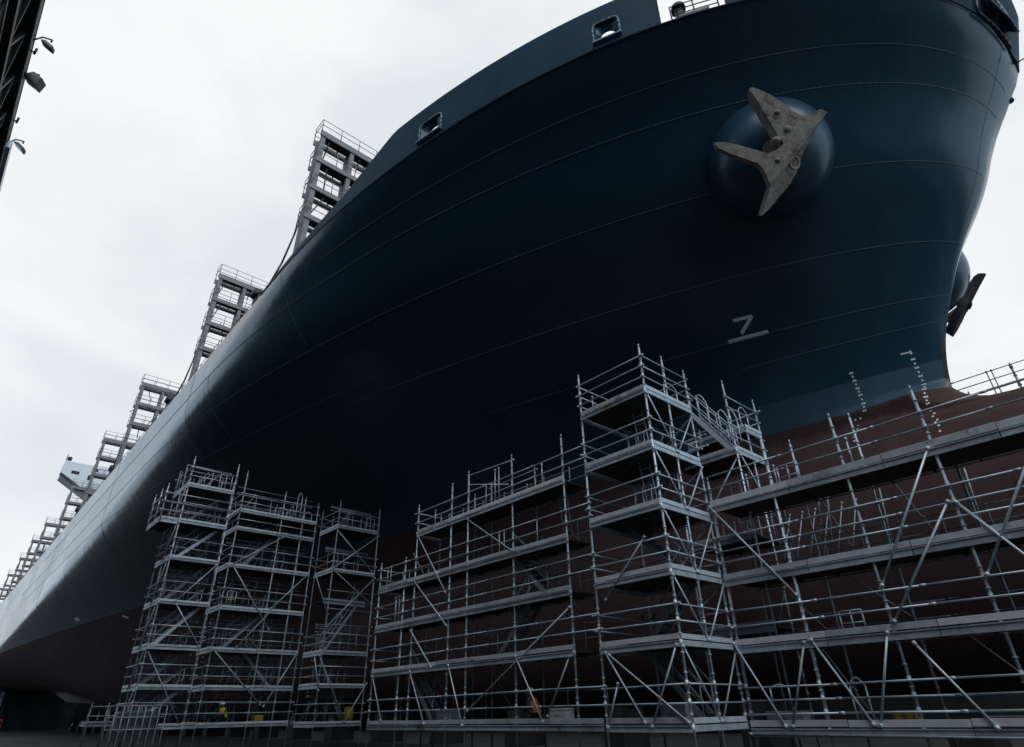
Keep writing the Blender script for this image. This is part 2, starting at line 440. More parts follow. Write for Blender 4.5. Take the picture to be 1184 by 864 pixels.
# fairleads: lofted mouth from the shell plating to an inner oval
def fairlead(cs, u0, u1, w, depth, inner, closed=False, name='fairlead', mat=None, centre=None, nrm=None):
    ds = 0.15
    if centre is None:
        p = W(cs, YC-half(26.4, cs), (u0+u1)/2)
        q = W(cs+ds, YC-half(26.4, cs+ds), (u0+u1)/2)
        tan = (q-p).normalized()
    else:
        p, tan = centre, nrm
    up = Vector((0,0,1)); inw = up.cross(tan).normalized()
    if inw.y < 0: inw = -inw
    h = (u1-u0)
    def sup(i, n, aw, ah, e):
        t = 2*math.pi*i/n; c, s_ = math.cos(t), math.sin(t)
        return tan*(math.copysign(abs(c)**e, c)*aw/2) + up*(math.copysign(abs(s_)**e, s_)*ah/2)
    n = 40; bm = B(); rings = []
    for k, (f, d) in enumerate(((0,-0.07),(0.0,0.05),(0.35,depth*0.35),(0.75,depth*0.7),(1.0,depth))):
        e = 0.42 + (1.0-0.42)*f
        aw = w*(1-f) + inner[0]*f; ah = h*(1-f)+inner[1]*f
        rings.append([bm.verts.new(p + inw*d + sup(i, n, aw, ah, e) + up*(inner[2]*f)) for i in range(n)])
    for a, c in zip(rings, rings[1:]):
        for i in range(n):
            fc = bm.faces.new((a[i], a[(i+1)%n], c[(i+1)%n], c[i])); fc.smooth = True
    if closed: bm.faces.new(rings[-1])
    fl = obj(name, bm, mat or M_HULL, ship)
    bm = B(); pts = [p - inw*0.04 + sup(i, n, w*1.02, h*1.02, 0.42) for i in range(n+1)]
    path_tube(bm, pts, 0.05, 8); obj('rim', bm, M_SEAM, fl)
    if closed: return fl
    bm = B()
    bar(bm, p - inw*0.10 - up*(h/2+0.03) - tan*(w*0.56), p - inw*0.10 - up*(h/2+0.03) + tan*(w*0.56), 0.24, 0.12)
    obj('sill', bm, M_SEAM, fl, bevel=0.03)
    return fl
fairlead(18.7, 26.72, 28.12, 1.56, 0.34, (0.80, 0.80, 0.0))
fairlead(9.06, 26.72, 28.2, 1.22, 0.34, (0.72, 0.80, 0.0))
# dark roller added behind the first fairlead to stand for its inboard shadow
bm = B(); tube(bm, W(18.4,12.6,26.35), W(18.4,12.6,27.3), 0.22, 16); obj('mooring_roller', bm, M_DARK, ship)

# open section of the bulwark with roller fairlead and rails
def on_edge(s, out=0.0, u=26.4): return W(s, YC-half(26.4, s)-out, u)
bm = B()
for s in (6.55, 5.7, 4.85): tube(bm, on_edge(s,-0.12,26.35), on_edge(s,-0.12,27.55), 0.035, 8)
for u in (26.85, 27.2, 27.55): path_tube(bm, [on_edge(s,-0.12,u) for s in (6.55,6.1,5.7,5.3,4.85)], 0.028, 6)
obj('guard_rail', bm, M_DARK, ship)
bm = B(); tube(bm, on_edge(6.35,-0.45,26.3), on_edge(6.35,-0.45,27.6), 0.20, 18); tube(bm, on_edge(6.35,-0.45,27.55), on_edge(6.35,-0.45,27.75), 0.32, 18)
obj('mooring_roller', bm, M_DARK, ship)
bm = B(); bar(bm, on_edge(6.3,-0.1,26.5), on_edge(5.2,-0.1,26.5), 0.25, 0.14); obj('fish_plate', bm, M_DARK, ship)

# twin bow chock beside the stem
def near_stem(t, u):
    s0 = start(26.4); lo, hi = s0, s0+6
    for _ in range(40):
        m = (lo+hi)/2
        if half(26.4, m) < YC-t: lo = m
        else: hi = m
    return W(lo - 0.35*math.exp(-(lo-s0)/4.0)*(u-26.4), t, u)
for t in (26.75, 28.15):
    a, b_ = near_stem(t-0.3, 27.5), near_stem(t+0.3, 27.5)
    fairlead(0, 26.75, 28.25, 1.25, 0.4, (0.9, 1.05, 0), closed=True, name='bow_chock', mat=M_BOSS, centre=near_stem(t, 27.5)+Vector((0.16,-0.14,0)), nrm=(b_-a).normalized())
bm = B(); pts = [near_stem(t, 26.30) + Vector((0.12,-0.12,0)) for t in (25.7,26.1,26.5,26.9,27.3,27.7,28.1,28.5,28.8)]
path_tube(bm, [near_stem(25.72, 27.6)+Vector((0.1,-0.1,0)), near_stem(25.68, 27.0)+Vector((0.1,-0.1,0))]+pts, 0.05, 10); obj('chafing_bar', bm, M_DARK, ship)
bm = B(); path_tube(bm, [near_stem(t, 27.0)+Vector((0.1,-0.1,0)) for t in (24.3,24.8,25.2)], 0.06, 10); obj('chafing_bar', bm, M_DARK, ship)
bm = B(); bmesh.ops.create_uvsphere(bm, u_segments=12, v_segments=8, radius=0.16); bmesh.ops.translate(bm, verts=bm.verts, vec=W(-2.15, 30.62, 25.2)); obj('towing_eye', bm, M_DARK, ship)

# painted marks, thin plates of paint following the shell
def skin_pt(s, u, out=0.012): return W(s, YC - half(u, s) - out, u)
def mark_strip(name, pts, w, n=10):
    """flat strip through (s, u) points laid on the shell"""
    bm = B(); 
    for (sa, ua), (sb, ub) in zip(pts, pts[1:]):
        d = Vector((sb-sa, ub-ua)); l = d.length; nx, ny = -d.y/l*w/2, d.x/l*w/2
        prev = None
        for i in range(n+1):
            k = i/n; s = sa+(sb-sa)*k; u = ua+(ub-ua)*k
            row = [bm.verts.new(skin_pt(s+nx, u+ny)), bm.verts.new(skin_pt(s-nx, u-ny)),
                   bm.verts.new(skin_pt(s-nx, u-ny, 0.002)), bm.verts.new(skin_pt(s+nx, u+ny, 0.002))]
            if prev:
                for q in range(4): bm.faces.new((prev[q], prev[(q+1)%4], row[(q+1)%4], row[q]))
            else: bm.faces.new(row)
            prev = row
        bm.faces.new(prev[::-1])
    return obj(name, bm, M_MARK, ship)
mark_strip('bow_number', [(11.13,16.93),(10.29,16.93),(11.12,16.42)], 0.115)
mark_strip('bow_number_bar', [(11.84,16.24),(10.04,16.24)], 0.14)
rnd = random.Random(3)
def draft_dot(s, u, w=0.10, h=0.10):
    return (s, u, w, h)
def dots(name, L):
    for s, u, w, h in L:
        bm = B()
        # numerals a hand high: two short strokes side by side
        for ds in ((-0.3, 0.3) if w > 0.14 else (0,)):
            c = [(s+ds*w-0.42*w*(0.6 if ds else 1), u-h/2), (s+ds*w+0.42*w*(0.6 if ds else 1), u-h/2), (s+ds*w+0.42*w*(0.6 if ds else 1), u+h/2), (s+ds*w-0.42*w*(0.6 if ds else 1), u+h/2)]
            F = [bm.verts.new(skin_pt(a, b_, 0.014)) for a, b_ in c]; K = [bm.verts.new(skin_pt(a, b_, 0.002)) for a, b_ in c]
            bm.faces.new(F); bm.faces.new(K[::-1])
            for i in range(4): bm.faces.new((F[i], F[(i+1)%4], K[(i+1)%4], K[i]))
        obj(name, bm, M_MARK, ship)
dots('draft_mark', [(7.78+0.02*(13.78-u), u, 0.085 if i % 2 else 0.145, 0.085) for i, u in enumerate([13.78,13.61,13.42,13.24,13.05,12.89,12.72,12.51,12.3,12.1,11.89])])
dots('draft_mark', [(8.32,11.60,.09,.09),(8.1,11.60,.09,.09),(8.23,11.25,.08,.08),(8.16,10.9,.09,.09),(8.2,10.6,.08,.08),(8.25,10.4,.08,.08),(8.24,10.15,.1,.09)])
dots('draft_mark', [(5.65,14.05,.13,.06),(5.54,14.05,.13,.06),(5.44,14.05,.13,.06),(5.33,14.02,.10,.16)] + [(5.36, u, 0.085 if i % 2 else 0.145, 0.085) for i, u in enumerate([13.7,13.49,13.29,13.08,12.88,12.67,12.46,12.3,12.11,11.84,11.64,11.44,11.27])])
dots('draft_mark', [(5.3,10.75,.09,.09),(5.18,10.31,.09,.09),(5.12,9.92,.09,.09),(5.14,10.51,.1,.1),(5.05,10.06,.085,.09),(5.02,9.7,.085,.09),(5.01,9.39,.085,.09)])
# small dents and bare touch-up spots far aft at the waterline
mark_strip('touch_up_patch', [(108,12.6),(106.4,12.6)], 0.35)
mark_strip('touch_up_patch', [(92.5,11.6),(91.2,11.3)], 0.25)

# lashing bridges
def lashing_bridge(s, top):
    root = bpy.data.objects.new('lashing_bridge', None); COL.objects.link(root); root.location = W(s, YC, 26.4) - wloc(ship); root.parent = ship
    ts = [10.0, 12.35] + [17.0 + 4.68*i for i in range(6)] + [45.0, 47.25, 49.6]
    for t in ts:
        for ds in (-0.42, 0.42):
            bm = B(); bar(bm, W(s+ds, t, 26.3), W(s+ds, t, top-0.25), 0.34, 0.30, (0,1,0)); obj('column', bm, M_LASH, root, bevel=0.02)
    t0, t1 = 9.7, ts[-1]+0.3
    for k in range(4):
        u = top - 2.75*k
        if u < 27.5: break
        for ds in (-0.42, 0.42):
            bm = B(); bar(bm, W(s+ds*1.45, t0, u-0.26), W(s+ds*1.45, t1, u-0.26), 0.12, 0.40 if k else 0.52); obj('cross_beam', bm, M_LASH, root)
        bm = B(); sbox(bm, s-0.40, s+0.40, t0+0.3, t1-0.3, u-0.12, u-0.08)
        for i in range(34):
            t = t0 + 0.6 + 1.15*i; sbox(bm, s-0.40, s+0.40, t, t+0.08, u-0.30, u-0.121)
        obj('walkway', bm, M_DARK, root)
        bm = B()
        for ds in (-0.66, 0.66):
            for hgt in ((0.55, 1.1) if k == 0 else (0.5, 1.0)):
                tube(bm, W(s+ds, t0, u+hgt), W(s+ds, t1, u+hgt), 0.026, 6)
            for i in range(27):
                t = t0+0.05+1.5*i
                tube(bm, W(s+ds, t, u-0.1), W(s+ds, t, u+(1.1 if k == 0 else 1.0)), 0.03, 6)
        for hgt in (0.55, 1.1): tube(bm, W(s-0.66, t0, u+hgt), W(s+0.66, t0, u+hgt), 0.026, 6)
        obj('guard_rail', bm, M_LASH, root)
        for i in range(0 if s > 90 else 9):          # lashing rods stowed under the walkway
            bm = B(); t = t0 + 1.0 + 2.2*i + rnd.uniform(-.4,.4)
            tube(bm, W(s-0.5, t, u-0.7), W(s+0.5, t+rnd.uniform(-.9,.9), u-rnd.uniform(1.0, 2.4)), 0.05, 6)
            obj('lashing_rod', bm, M_DARK, root)
    for t in (10.2, 12.6, 17.2):
        bm = B(); bar(bm, W(s+0.6, t, 27.0), W(s+0.6, t+1.9, 29.3), 0.10, 0.10); obj('diagonal_brace', bm, M_LASH, root)
    return root
for s, top in ((32.0,38.1),(54.0,38.2),(82.5,38.1),(104,37.6),(128,36.6),(156,36.2),(177,36.9),(196,36.3),(222,36.5),(248,36.5)):
    lashing_bridge(s, top)
# mooring ventilators and edge rails between the bridges
for s in (40.5, 63.5, 88.5, 111):
    bm = B(); tube(bm, W(s, 10.35, 26.3), W(s, 10.35, 28.3), 0.26, 16); tube(bm, W(s, 10.35, 28.1), W(s, 10.35, 28.75), 0.48, 16, 0.40)
    obj('ventilator', bm, M_DARK, ship)
bm = B()
for u in (26.9, 27.4): path_tube(bm, [W(s, 10.05, u) for s in (39, 60, 90, 130, 180, 250)], 0.025, 6)
for i in range(60): tube(bm, W(39+2.6*i, 10.05, 26.3), W(39+2.6*i, 10.05, 27.4), 0.03, 6)
obj('deck_edge_rail', bm, M_LASH, ship)
for s in (31.2, 53.2, 81.7):
    bm = B(); path_tube(bm, [W(s+1.4, 9.95, 31.5), W(s+2.2, 9.95, 29.3), W(s+3.6, 9.95, 27.7), W(s+5.5, 9.95, 26.9)], 0.07, 8); obj('ladder_rail', bm, M_LASH, ship)

# accommodation block far aft with its overhanging bridge wing
bm = B(); sbox(bm, 164, 178, 17.5, 42, 26.3, 49.0); house = obj('accommodation_block', bm, M_WHITE, ship)
bm = B()
prof = [(9.75,48.7),(9.75,51.9),(50.0,51.9),(50.0,48.7),(44,45.0),(16.2,45.0)]
for s in (162.5, 168): pass
A_ = [bm.verts.new(W(162.5, t, u)) for t, u in prof]; C_ = [bm.verts.new(W(168, t, u)) for t, u in prof]
bm.faces.new(A_); bm.faces.new(C_[::-1])
for i in range(6): bm.faces.new((A_[i], A_[(i+1)%6], C_[(i+1)%6], C_[i]))
wing = obj('bridge_wing', bm, M_WHITE, ship)
bm = B(); n_ = Vector((0,0,-0.9))
pts = [W(162.3, 9.5, 48.5), W(162.3, 16.4, 44.6)]
bar(bm, pts[0]+Vector((0,0,.25)), pts[1]+Vector((0,0,.25)), 0.5, 0.5, (0,0,1)); obj('underside_girder', bm, M_DARK, wing)
for t, u, w_, h_ in ((12.2,49.6,1.5,0.7),(15.3,49.0,1.1,1.1),(16.0,51.0,0.7,0.6)):
    bm = B(); sbox(bm, 162.44, 162.60, t-w_/2, t+w_/2, u-h_/2, u+h_/2); obj('window', bm, M_GLASS, wing)
bm = B(); tube(bm, W(164, 10.4, 51.9), W(164, 10.4, 53.1), 0.12, 8); tube(bm, W(164,10.4,52.6), W(164,10.4,53.3), 0.45, 12); tube(bm, W(165, 9.9, 51.9), W(165, 9.9, 54.3), 0.08, 8)
obj('searchlight', bm, M_DARK, wing)

# anchors: body of two flukes on a ridge, crown plate below, shank into the boss
FL = [(5.2,18.02,22.09),(5.12,18.1,22.1),(4.8,18.66,21.85),(4.53,19.3,21.45),(4.43,19.6,21.23),(4.25,19.94,21.07),(4.03,20.14,21.13),(3.66,20.41,21.28),(3.52,20.66,21.18),(3.84,20.56,20.88),(4.38,20.33,20.44),(4.79,20.19,20.05),(5.24,20.08,19.61),(5.76,19.93,19.1),(6.07,19.9,18.72),(6.17,19.88,18.62),(6.17,19.79,18.72),(6.13,19.62,18.98),(6.12,19.41,19.24),(6.17,19.21,19.41),(6.44,18.77,19.58),(6.75,18.25,19.78),(7.01,17.79,19.99),(7.04,17.65,20.12),(7.01,17.62,20.18),(6.77,17.88,20.19),(6.46,18.3,20.1),(6.09,18.86,19.93),(5.77,19.36,19.76),(5.49,19.57,19.88),(5.33,19.67,19.97),(5.21,19.72,20.07),(5.18,19.65,20.2),(5.22,19.44,20.39),(5.21,19.19,20.69),(5.23,18.82,21.11),(5.22,18.43,21.57),(5.26,18.03,21.99)]
LOWR = [(3.79,20.61,20.88),(4.16,20.53,20.49),(4.71,20.51,19.79),(5.14,20.58,19.15),(5.53,20.52,18.7),(5.95,20.38,18.32),(6.44,20.21,17.88),(6.74,20.07,17.66),(6.81,20.03,17.6),(6.47,19.95,18.14)]
AX = Vector((0.65, 0.58, 0.49))
def build_anchor(mirror, label, mat, shift=(0,0,0), size=1.0):
    def P(p, k=0.0, sh=(0,0,0)):
        k = (k - 0.42)*size
        p = tuple(c0 + (q0-c0)*size for q0, c0 in zip(p, (5.3,19.7,20.2)))
        s, t, u = p[0]+AX[0]*k, p[1]+AX[1]*k, p[2]+AX[2]*k
        if mirror: t = 2*YC - t
        return W(s+shift[0], t+shift[1], u+shift[2])
    loc = P((5.6,20.0,19.9), 1.0)
    root = thing('anchor', label, 'anchor', loc)
    cen = Vector((5.3, 19.7, 20.2))
    def shrink(p, f): return tuple(cen[i]+(p[i]-cen[i])*f for i in range(3))
    bm = B()
    F = [bm.verts.new(P(p, 0.0)) for p in FL]
    M1 = [bm.verts.new(P(p, 0.12)) for p in [shrink(p, 1.01) for p in FL]]
    M2 = [bm.verts.new(P(p, 0.36)) for p in [shrink(p, 0.98) for p in FL]]
    K = [bm.verts.new(P(p, 0.56)) for p in [shrink(p, 0.87) for p in FL]]
    n = len(FL)
    for a, b_ in ((F,M1),(M1,M2),(M2,K)):
        for i in range(n): bm.faces.new((a[i], a[(i+1)%n], b_[(i+1)%n], b_[i]))
    bm.normal_update(); f1 = bm.faces.new(F); f2 = bm.faces.new(K[::-1])
    f1.normal_update(); f2.normal_update(); bmesh.ops.triangulate(bm, faces=[f1, f2], ngon_method='EAR_CLIP')
    body = obj('fluke_body', bm, mat, root, bevel=0.05)
    bm = B(); ridge = FL[8:16]
    out = LOWR
    poly = ridge + out[::-1]
    ks = [0.02]*len(ridge) + [0.42*math.sin(math.pi*(i+0.5)/len(out)) for i in range(len(out))]
    F = [bm.verts.new(P(p, k)) for p, k in zip(poly, ks)]
    K = [bm.verts.new(P(shrink(p, 0.95), k+0.5)) for p, k in zip(poly, ks)]
    n = len(poly)
    for i in range(n): bm.faces.new((F[i], F[(i+1)%n], K[(i+1)%n], K[i]))
    bm.normal_update(); f1 = bm.faces.new(F); f2 = bm.faces.new(K[::-1]); f1.normal_update(); f2.normal_update(); bmesh.ops.triangulate(bm, faces=[f1, f2], ngon_method='EAR_CLIP')
    obj('crown_plate', bm, mat, root, bevel=0.03)
    # lifting ring on the crown plate
    bm = B(); c = Vector((5.05, 20.23, 19.33)); pts = []
    e1 = Vector((-0.66,0.75,-0.02)); e2 = Vector((-0.38,-0.31,0.87))
    c = c + AX*0.24
    for i in range(37):
        a = 2*math.pi*i/36; q = c + e1*(0.17*math.cos(a)) + e2*(0.24*math.sin(a)); pts.append(P(tuple(q)))
    path_tube(bm, pts, 0.055, 8); obj('lifting_ring', bm, mat, root)
    # pits, bosses and the hinge pin on the body
    for (a, b_, c_), r in (((4.9,19.15,21.2),0.16),((4.45,20.15,20.85),0.12),((5.35,19.5,20.25),0.2),((4.9,19.7,20.6),0.22),((5.6,19.75,19.5),0.13)):
        bm = B(); bmesh.ops.create_uvsphere(bm, u_segments=14, v_segments=8, radius=r)
        bmesh.ops.scale(bm, verts=bm.verts, vec=(1,1,0.75)); bmesh.ops.translate(bm, verts=bm.verts, vec=P((a,b_,c_), r*0.30))
        obj('casting_boss', bm, mat, root, smooth=True)
    bm = B(); tube(bm, P((5.3,19.6,20.1), 0.5), P((6.3,21.4,21.9)), 0.42, 20); obj('shank', bm, mat, root)
    return root
build_anchor(False, 'rusty grey anchor on the round boss facing the viewer, above the painted 7', M_ANCHOR)
build_anchor(True, 'black anchor half hidden behind the stem, dark against the pale sky', M_ANCHORD, shift=(-1.45, 0.3, 1.15), size=0.82)
# ------------------------------------------------------------------ scaffolding
jit = random.Random(11)
GZ = -EYE                                          # the dock floor, measured from the eye
class Scaffold:
    """long axis a along 's' or 't', b across it"""
    def __init__(self, name, label, axis, a0, b0, group, cat='scaffold'):
        self.axis = axis; self.root = thing(name, label, cat, self.P(a0, b0, GZ), group)
    def P(self, a, b, u): return W(a, b, u) if self.axis == 's' else W(b, a, u)
    def post(self, a, b, top, nodes=(), bottom=GZ+0.06, r=0.036, mat=None):
        bm = B(); tube(bm, self.P(a,b,bottom), self.P(a,b,top), r, 10)
        tube(bm, self.P(a,b,top), self.P(a,b,top+0.16), r*0.62, 8)
        u = -0.1
        while u < top-0.1:
            if u > bottom+0.2: tube(bm, self.P(a,b,u), self.P(a,b,u+0.022), r*1.75, 10)
            u += 0.5
        for u in nodes:
            if bottom < u < top: tube(bm, self.P(a,b,u-0.10), self.P(a,b,u+0.10), r*1.38, 10)
        if bottom < GZ+0.2:
            box(bm, self.P(a,b,GZ+0.004)+Vector((-.09,-.09,0)), self.P(a,b,GZ+0.02)+Vector((.09,.09,0)))
        return obj('post', bm, mat or jit.choice(M_STEELS), self.root)
    def rail(self, p, q, r=0.024, name='guard_rail', mat=None):
        bm = B(); A, C = self.P(*p), self.P(*q); d = (C-A).normalized(); l = (C-A).length
        if name == 'guard_rail' and l > 2:
            A = A - d*jit.uniform(.0,.16) + Vector((0,0,jit.uniform(-.018,.018))); C = C + d*jit.uniform(.0,.16) + Vector((0,0,jit.uniform(-.018,.018)))
            n = max(1, round(l/3.0)); pts = [A.lerp(C, i/n) + (Vector((0,0,jit.uniform(-.012,.012))) if 0 < i < n else Vector((0,0,0))) for i in range(n+1)]
            path_tube(bm, pts, r, 8)
            for k in pts[1:-1]: tube(bm, k-d*.07, k+d*.07, r*1.45, 8)
        else: tube(bm, A, C, r, 8)
        for c in (A, C): tube(bm, c-d*0.05, c+d*0.05, r*1.6, 8)
        return obj(name, bm, mat or jit.choice(M_STEELS), self.root)
    def brace(self, p, q, r=0.027, mat=None): return self.rail(p, q, r, 'diagonal_brace', mat)
    def platform(self, a0, a1, b0, b1, u, fascia=True, ends=(False, False), toe=True, mat=None, th=0.14, fh=0.17):
        bm = B(); n = max(2, round(abs(b1-b0)/0.33)); w = (b1-b0)/n
        for i in range(n):
            x0 = b0+w*i+0.008; x1 = b0+w*(i+1)-0.008
            lo, hi = self.P(a0+0.03, x0, u-0.045-0.006*(i % 2)), self.P(a1-0.03, x1, u); box(bm, lo, hi)
        k = a0+0.6
        while k < a1-0.3:                         # bearers under the planks
            box(bm, self.P(k, b0+0.02, u-0.13), self.P(k+0.05, b1-0.02, u-0.055)); k += 1.15
        pl = obj('platform', bm, M_DECK, self.root)
        k = max(1, round((a1-a0)/2.6)); st = (a1-a0)/k
        for i in range(k):                        # boards and beams come in bay lengths
            x0, x1 = a0+st*i+0.012, a0+st*(i+1)-0.012
            if toe:
                dz = jit.uniform(-.012, .016)
                bm = B(); box(bm, self.P(x0, b0-0.055, u+0.015+dz), self.P(x1, b0-0.025, u+0.015+th+dz)); obj('toe_board', bm, mat or jit.choice(M_BOARDS), self.root, bevel=0.006)
            if fascia:
                bm = B(); box(bm, self.P(x0, b0-0.06, u-0.02-fh), self.P(x1, b0-0.050, u-0.02))
                for w0, w1 in ((-0.02-fh, 0.012-fh), (-0.05, -0.021)): box(bm, self.P(x0, b0-0.085, u+w0), self.P(x1, b0-0.061, u+w1))
                obj('edge_beam', bm, mat or jit.choice(M_BEAMS), self.root)
        if fascia:
            bm = B(); tube(bm, self.P(a0, b1, u-0.10), self.P(a1, b1, u-0.10), 0.03, 8); obj('ledger', bm, M_STEELD, self.root)
        for on, a in zip(ends, (a0, a1)):
            if on:
                sg = -1 if a == a0 else 1
                bm = B(); box(bm, self.P(a+sg*0.02, b0, u+0.015), self.P(a+sg*0.05, b1, u+0.155)); obj('toe_board', bm, mat or M_BOARD, self.root, bevel=0.006)
                bm = B(); box(bm, self.P(a+sg*0.01, b0, u-0.17), self.P(a+sg*0.055, b1, u-0.02))
                m = int(abs(b1-b0)/0.22)
                obj('edge_beam', bm, mat or M_STEEL, self.root, bevel=0.008)
        return pl
    def stair(self, p, q, width, axis='b', rails=True, mat=None):
        """flight from p up to q, treads across the other axis"""
        P0, P1 = self.P(*p), self.P(*q)
        side = (self.P(p[0], p[1]+1, p[2]) - P0) if axis == 'b' else (self.P(p[0]+1, p[1], p[2]) - P0)
        side = side.normalized()*width
        bm = B()
        for o_ in (Vector((0,0,0)), side): bar(bm, P0+o_, P1+o_, 0.05, 0.17)
        n = max(5, int((q[2]-p[2])/0.22))
        for i in range(1, n):
            c = P0.lerp(P1, i/n); run = (P1-P0); run.z = 0; run = run.normalized()*0.11
            v = [bm.verts.new(x) for x in (c-run, c+run, c+run+side, c-run+side)]; bm.faces.new(v)
            v = [bm.verts.new(x+Vector((0,0,-0.04))) for x in (c-run, c+run, c+run+side, c-run+side)]; bm.faces.new(v[::-1])
            bm.faces.new
        st = obj('stair_flight', bm, mat or M_BOARD, self.root)
        if rails:
            bm = B()
            for o_ in (Vector((0,0,0)), side):
                for h in (0.5, 1.0): tube(bm, P0+o_+Vector((0,0,h)), P1+o_+Vector((0,0,h)), 0.022, 8)
                for k in (0.04, 0.5, 0.96):
                    c = P0.lerp(P1, k)+o_; tube(bm, c, c+Vector((0,0,1.0)), 0.022, 8)
            obj('handrail', bm, mat or M_STEEL, st)
        return st
    def ladder(self, p, q, w=0.42, axis='a', mat=None):
        P0, P1 = self.P(*p), self.P(*q)
        side = (self.P(p[0]+1,p[1],p[2])-P0 if axis == 'a' else self.P(p[0],p[1]+1,p[2])-P0).normalized()*w
        bm = B()
        for o_ in (Vector((0,0,0)), side): tube(bm, P0+o_, P1+o_, 0.025, 8)
        n = int((P1-P0).length/0.28)
        for i in range(1, n): c = P0.lerp(P1, i/n); tube(bm, c, c+side, 0.016, 6)
        return obj('ladder', bm, mat or M_STEELD, self.root)
    def gate(self, a0, a1, b, u, h=1.0, n=3):
        bm = B()
        for i in range(n): a = a0+(a1-a0)*i/(n-1); tube(bm, self.P(a,b,u), self.P(a,b,u+h), 0.024, 8)
        tube(bm, self.P(a0,b,u+h), self.P(a1,b,u+h), 0.024, 8); tube(bm, self.P(a0,b,u+h*0.5), self.P(a1,b,u+h*0.5), 0.02, 8)
        return obj('swing_gate', bm, M_STEEL, self.root)
    def hoop(self, p, q, h=1.0, mat=None):
        bm = B(); a, b_ = self.P(*p), self.P(*q); up = Vector((0,0,h)); pts = [a]
        for i in range(9):
            k = i/8; pts.append(a.lerp(b_, k) + up*(0.82+0.18*math.sin(math.pi*k)))
        pts.append(b_); path_tube(bm, pts, 0.024, 8); return obj('hoop_handrail', bm, mat or M_BOARD, self.root)
GRP = 'scaffolds around the bow'

# ---- front tower
LV = [-0.32, 1.75, 3.68, 5.68, 7.66, 9.74]
TA, TB, T0, T1 = 10.62, 13.58, 15.73, 18.45
tw = Scaffold('scaffold_tower', 'tall square scaffold tower, highest in the front row, below the painted 7', 's', 12.1, 17.0, GRP)
nd = [u-0.1 for u in LV]+[u+0.5 for u in LV]+[u+0.95 for u in LV]
for a, b_ in ((TA,T0),(TB,T0),(TB,T1),(TA,17.07)): tw.post(a, b_, 11.4, nd)
tw.post(TA, T1, 11.3, nd)
for i, u in enumerate(LV):
    tw.platform(TA, TB, T0, T1-0.02, u, ends=(True, True))
    hs = (0.5, 0.95) if i < 5 else (0.45, 0.87, 1.30)
    for h in hs:
        tw.rail((TA,T0-.05,u+h),(TB,T0-.05,u+h)); tw.rail((TA-.05,T0,u+h),(TA-.05,T1,u+h))
        if i: tw.rail((TB+.05,T0,u+h),(TB+.05,T1,u+h)); tw.rail((TA,T1+.05,u+h),(TB,T1+.05,u+h), mat=M_STEELD)
    if i < 5:
        v = LV[i+1]-0.2
        tw.brace((TA-.06,T0,v),(TA-.06,17.02,u+.05)); tw.brace((TA-.06,T1,v),(TA-.06,17.12,u+.05))
        if i % 2: tw.stair((TB-.35,17.5,u),(TA+.7,17.5,LV[i+1]), 0.62, mat=M_STEELD)
        else: tw.stair((TA+.7,17.5,u),(TB-.35,17.5,LV[i+1]), 0.62, mat=M_STEELD)
        if i in (3,4): 
            for k in (11.6,11.95,12.3): tw.rail((k,16.7,u),(k,16.7,u+1.0), 0.02)
            tw.rail((11.6,16.7,u+1.0),(12.3,16.7,u+1.0), 0.02); tw.ladder((11.7,17.2,u),(11.7,16.9,LV[i+1]+.4), mat=M_BOARD)
        if i not in (0,):
            tw.brace((TA,T1+.06,v),(TB,T1+.06,u+.05), mat=M_STEELD)
for a,b_ in (((13.34,1.59),(12.12,-.27)),((13.18,1.51),(10.69,-.27)),((10.74,1.61),(11.89,-.37)),((12.97,.72),(13.49,-.39)),((11.37,4.74),(13.15,3.12))):
    tw.brace((a[0],T0-.08,a[1]),(b_[0],T0-.08,b_[1]))
tw.hoop((10.85,17.3,9.74),(10.85,18.1,9.74),0.95)
tw.rail((13.2,16.0,9.74),(13.2,16.0,10.5), 0.022)

# ---- stepped wall left of the tower
wm = Scaffold('scaffold_wall', 'stepped wall of scaffolding with five decks running left from the tall tower', 's', 21, 16.4, GRP)
TBK = 17.05
pm = [(27.55,6.58),(25.3,6.5),(24.42,8.83),(21.72,9.2),(20.5,9.43),(17.6,9.32),(14.72,9.26)]
LM = [(7.58,14.72,24.42),(5.43,14.72,27.6),(3.66,14.72,27.6),(1.78,14.72,27.6),(-0.30,13.66,27.6)]
nd = [l[0]-0.1 for l in LM]+[l[0]+0.5 for l in LM]+[l[0]+0.95 for l in LM]
for a, t in pm:
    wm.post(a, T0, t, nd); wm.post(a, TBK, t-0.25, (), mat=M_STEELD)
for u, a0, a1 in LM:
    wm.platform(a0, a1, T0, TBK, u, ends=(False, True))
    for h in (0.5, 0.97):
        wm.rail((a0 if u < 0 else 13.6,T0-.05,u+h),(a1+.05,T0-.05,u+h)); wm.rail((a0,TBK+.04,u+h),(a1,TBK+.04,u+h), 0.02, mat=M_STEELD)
        wm.rail((a1,T0,u+h),(a1,TBK,u+h))
    for k in range(7):
        a = a0+0.7+ (a1-a0-1.4)*k/6 + rnd.uniform(-.2,.2); wm.rail((a,TBK-.1,u),(a,TBK-.1,u+0.95), 0.018, 'upright', M_STEELD)
for a, b_ in [((24.38,7.56),(21.9,4.55)),((20.42,7.34),(17.62,5.5)),((24.35,5.36),(21.77,3.24)),((24.41,3.28),(22.74,1.74)),((27.4,1.63),(26.39,-.12)),((24.3,1.65),(23.08,-.26)),((21.53,1.73),(20.57,-.33)),((17.52,1.79),(16.25,-.23)),((20.25,.14),(14.76,3.09)),((14.89,1.6),(16.02,-.08))]:
    wm.brace((a[0],T0-.07,a[1]),(b_[0],T0-.07,b_[1]))
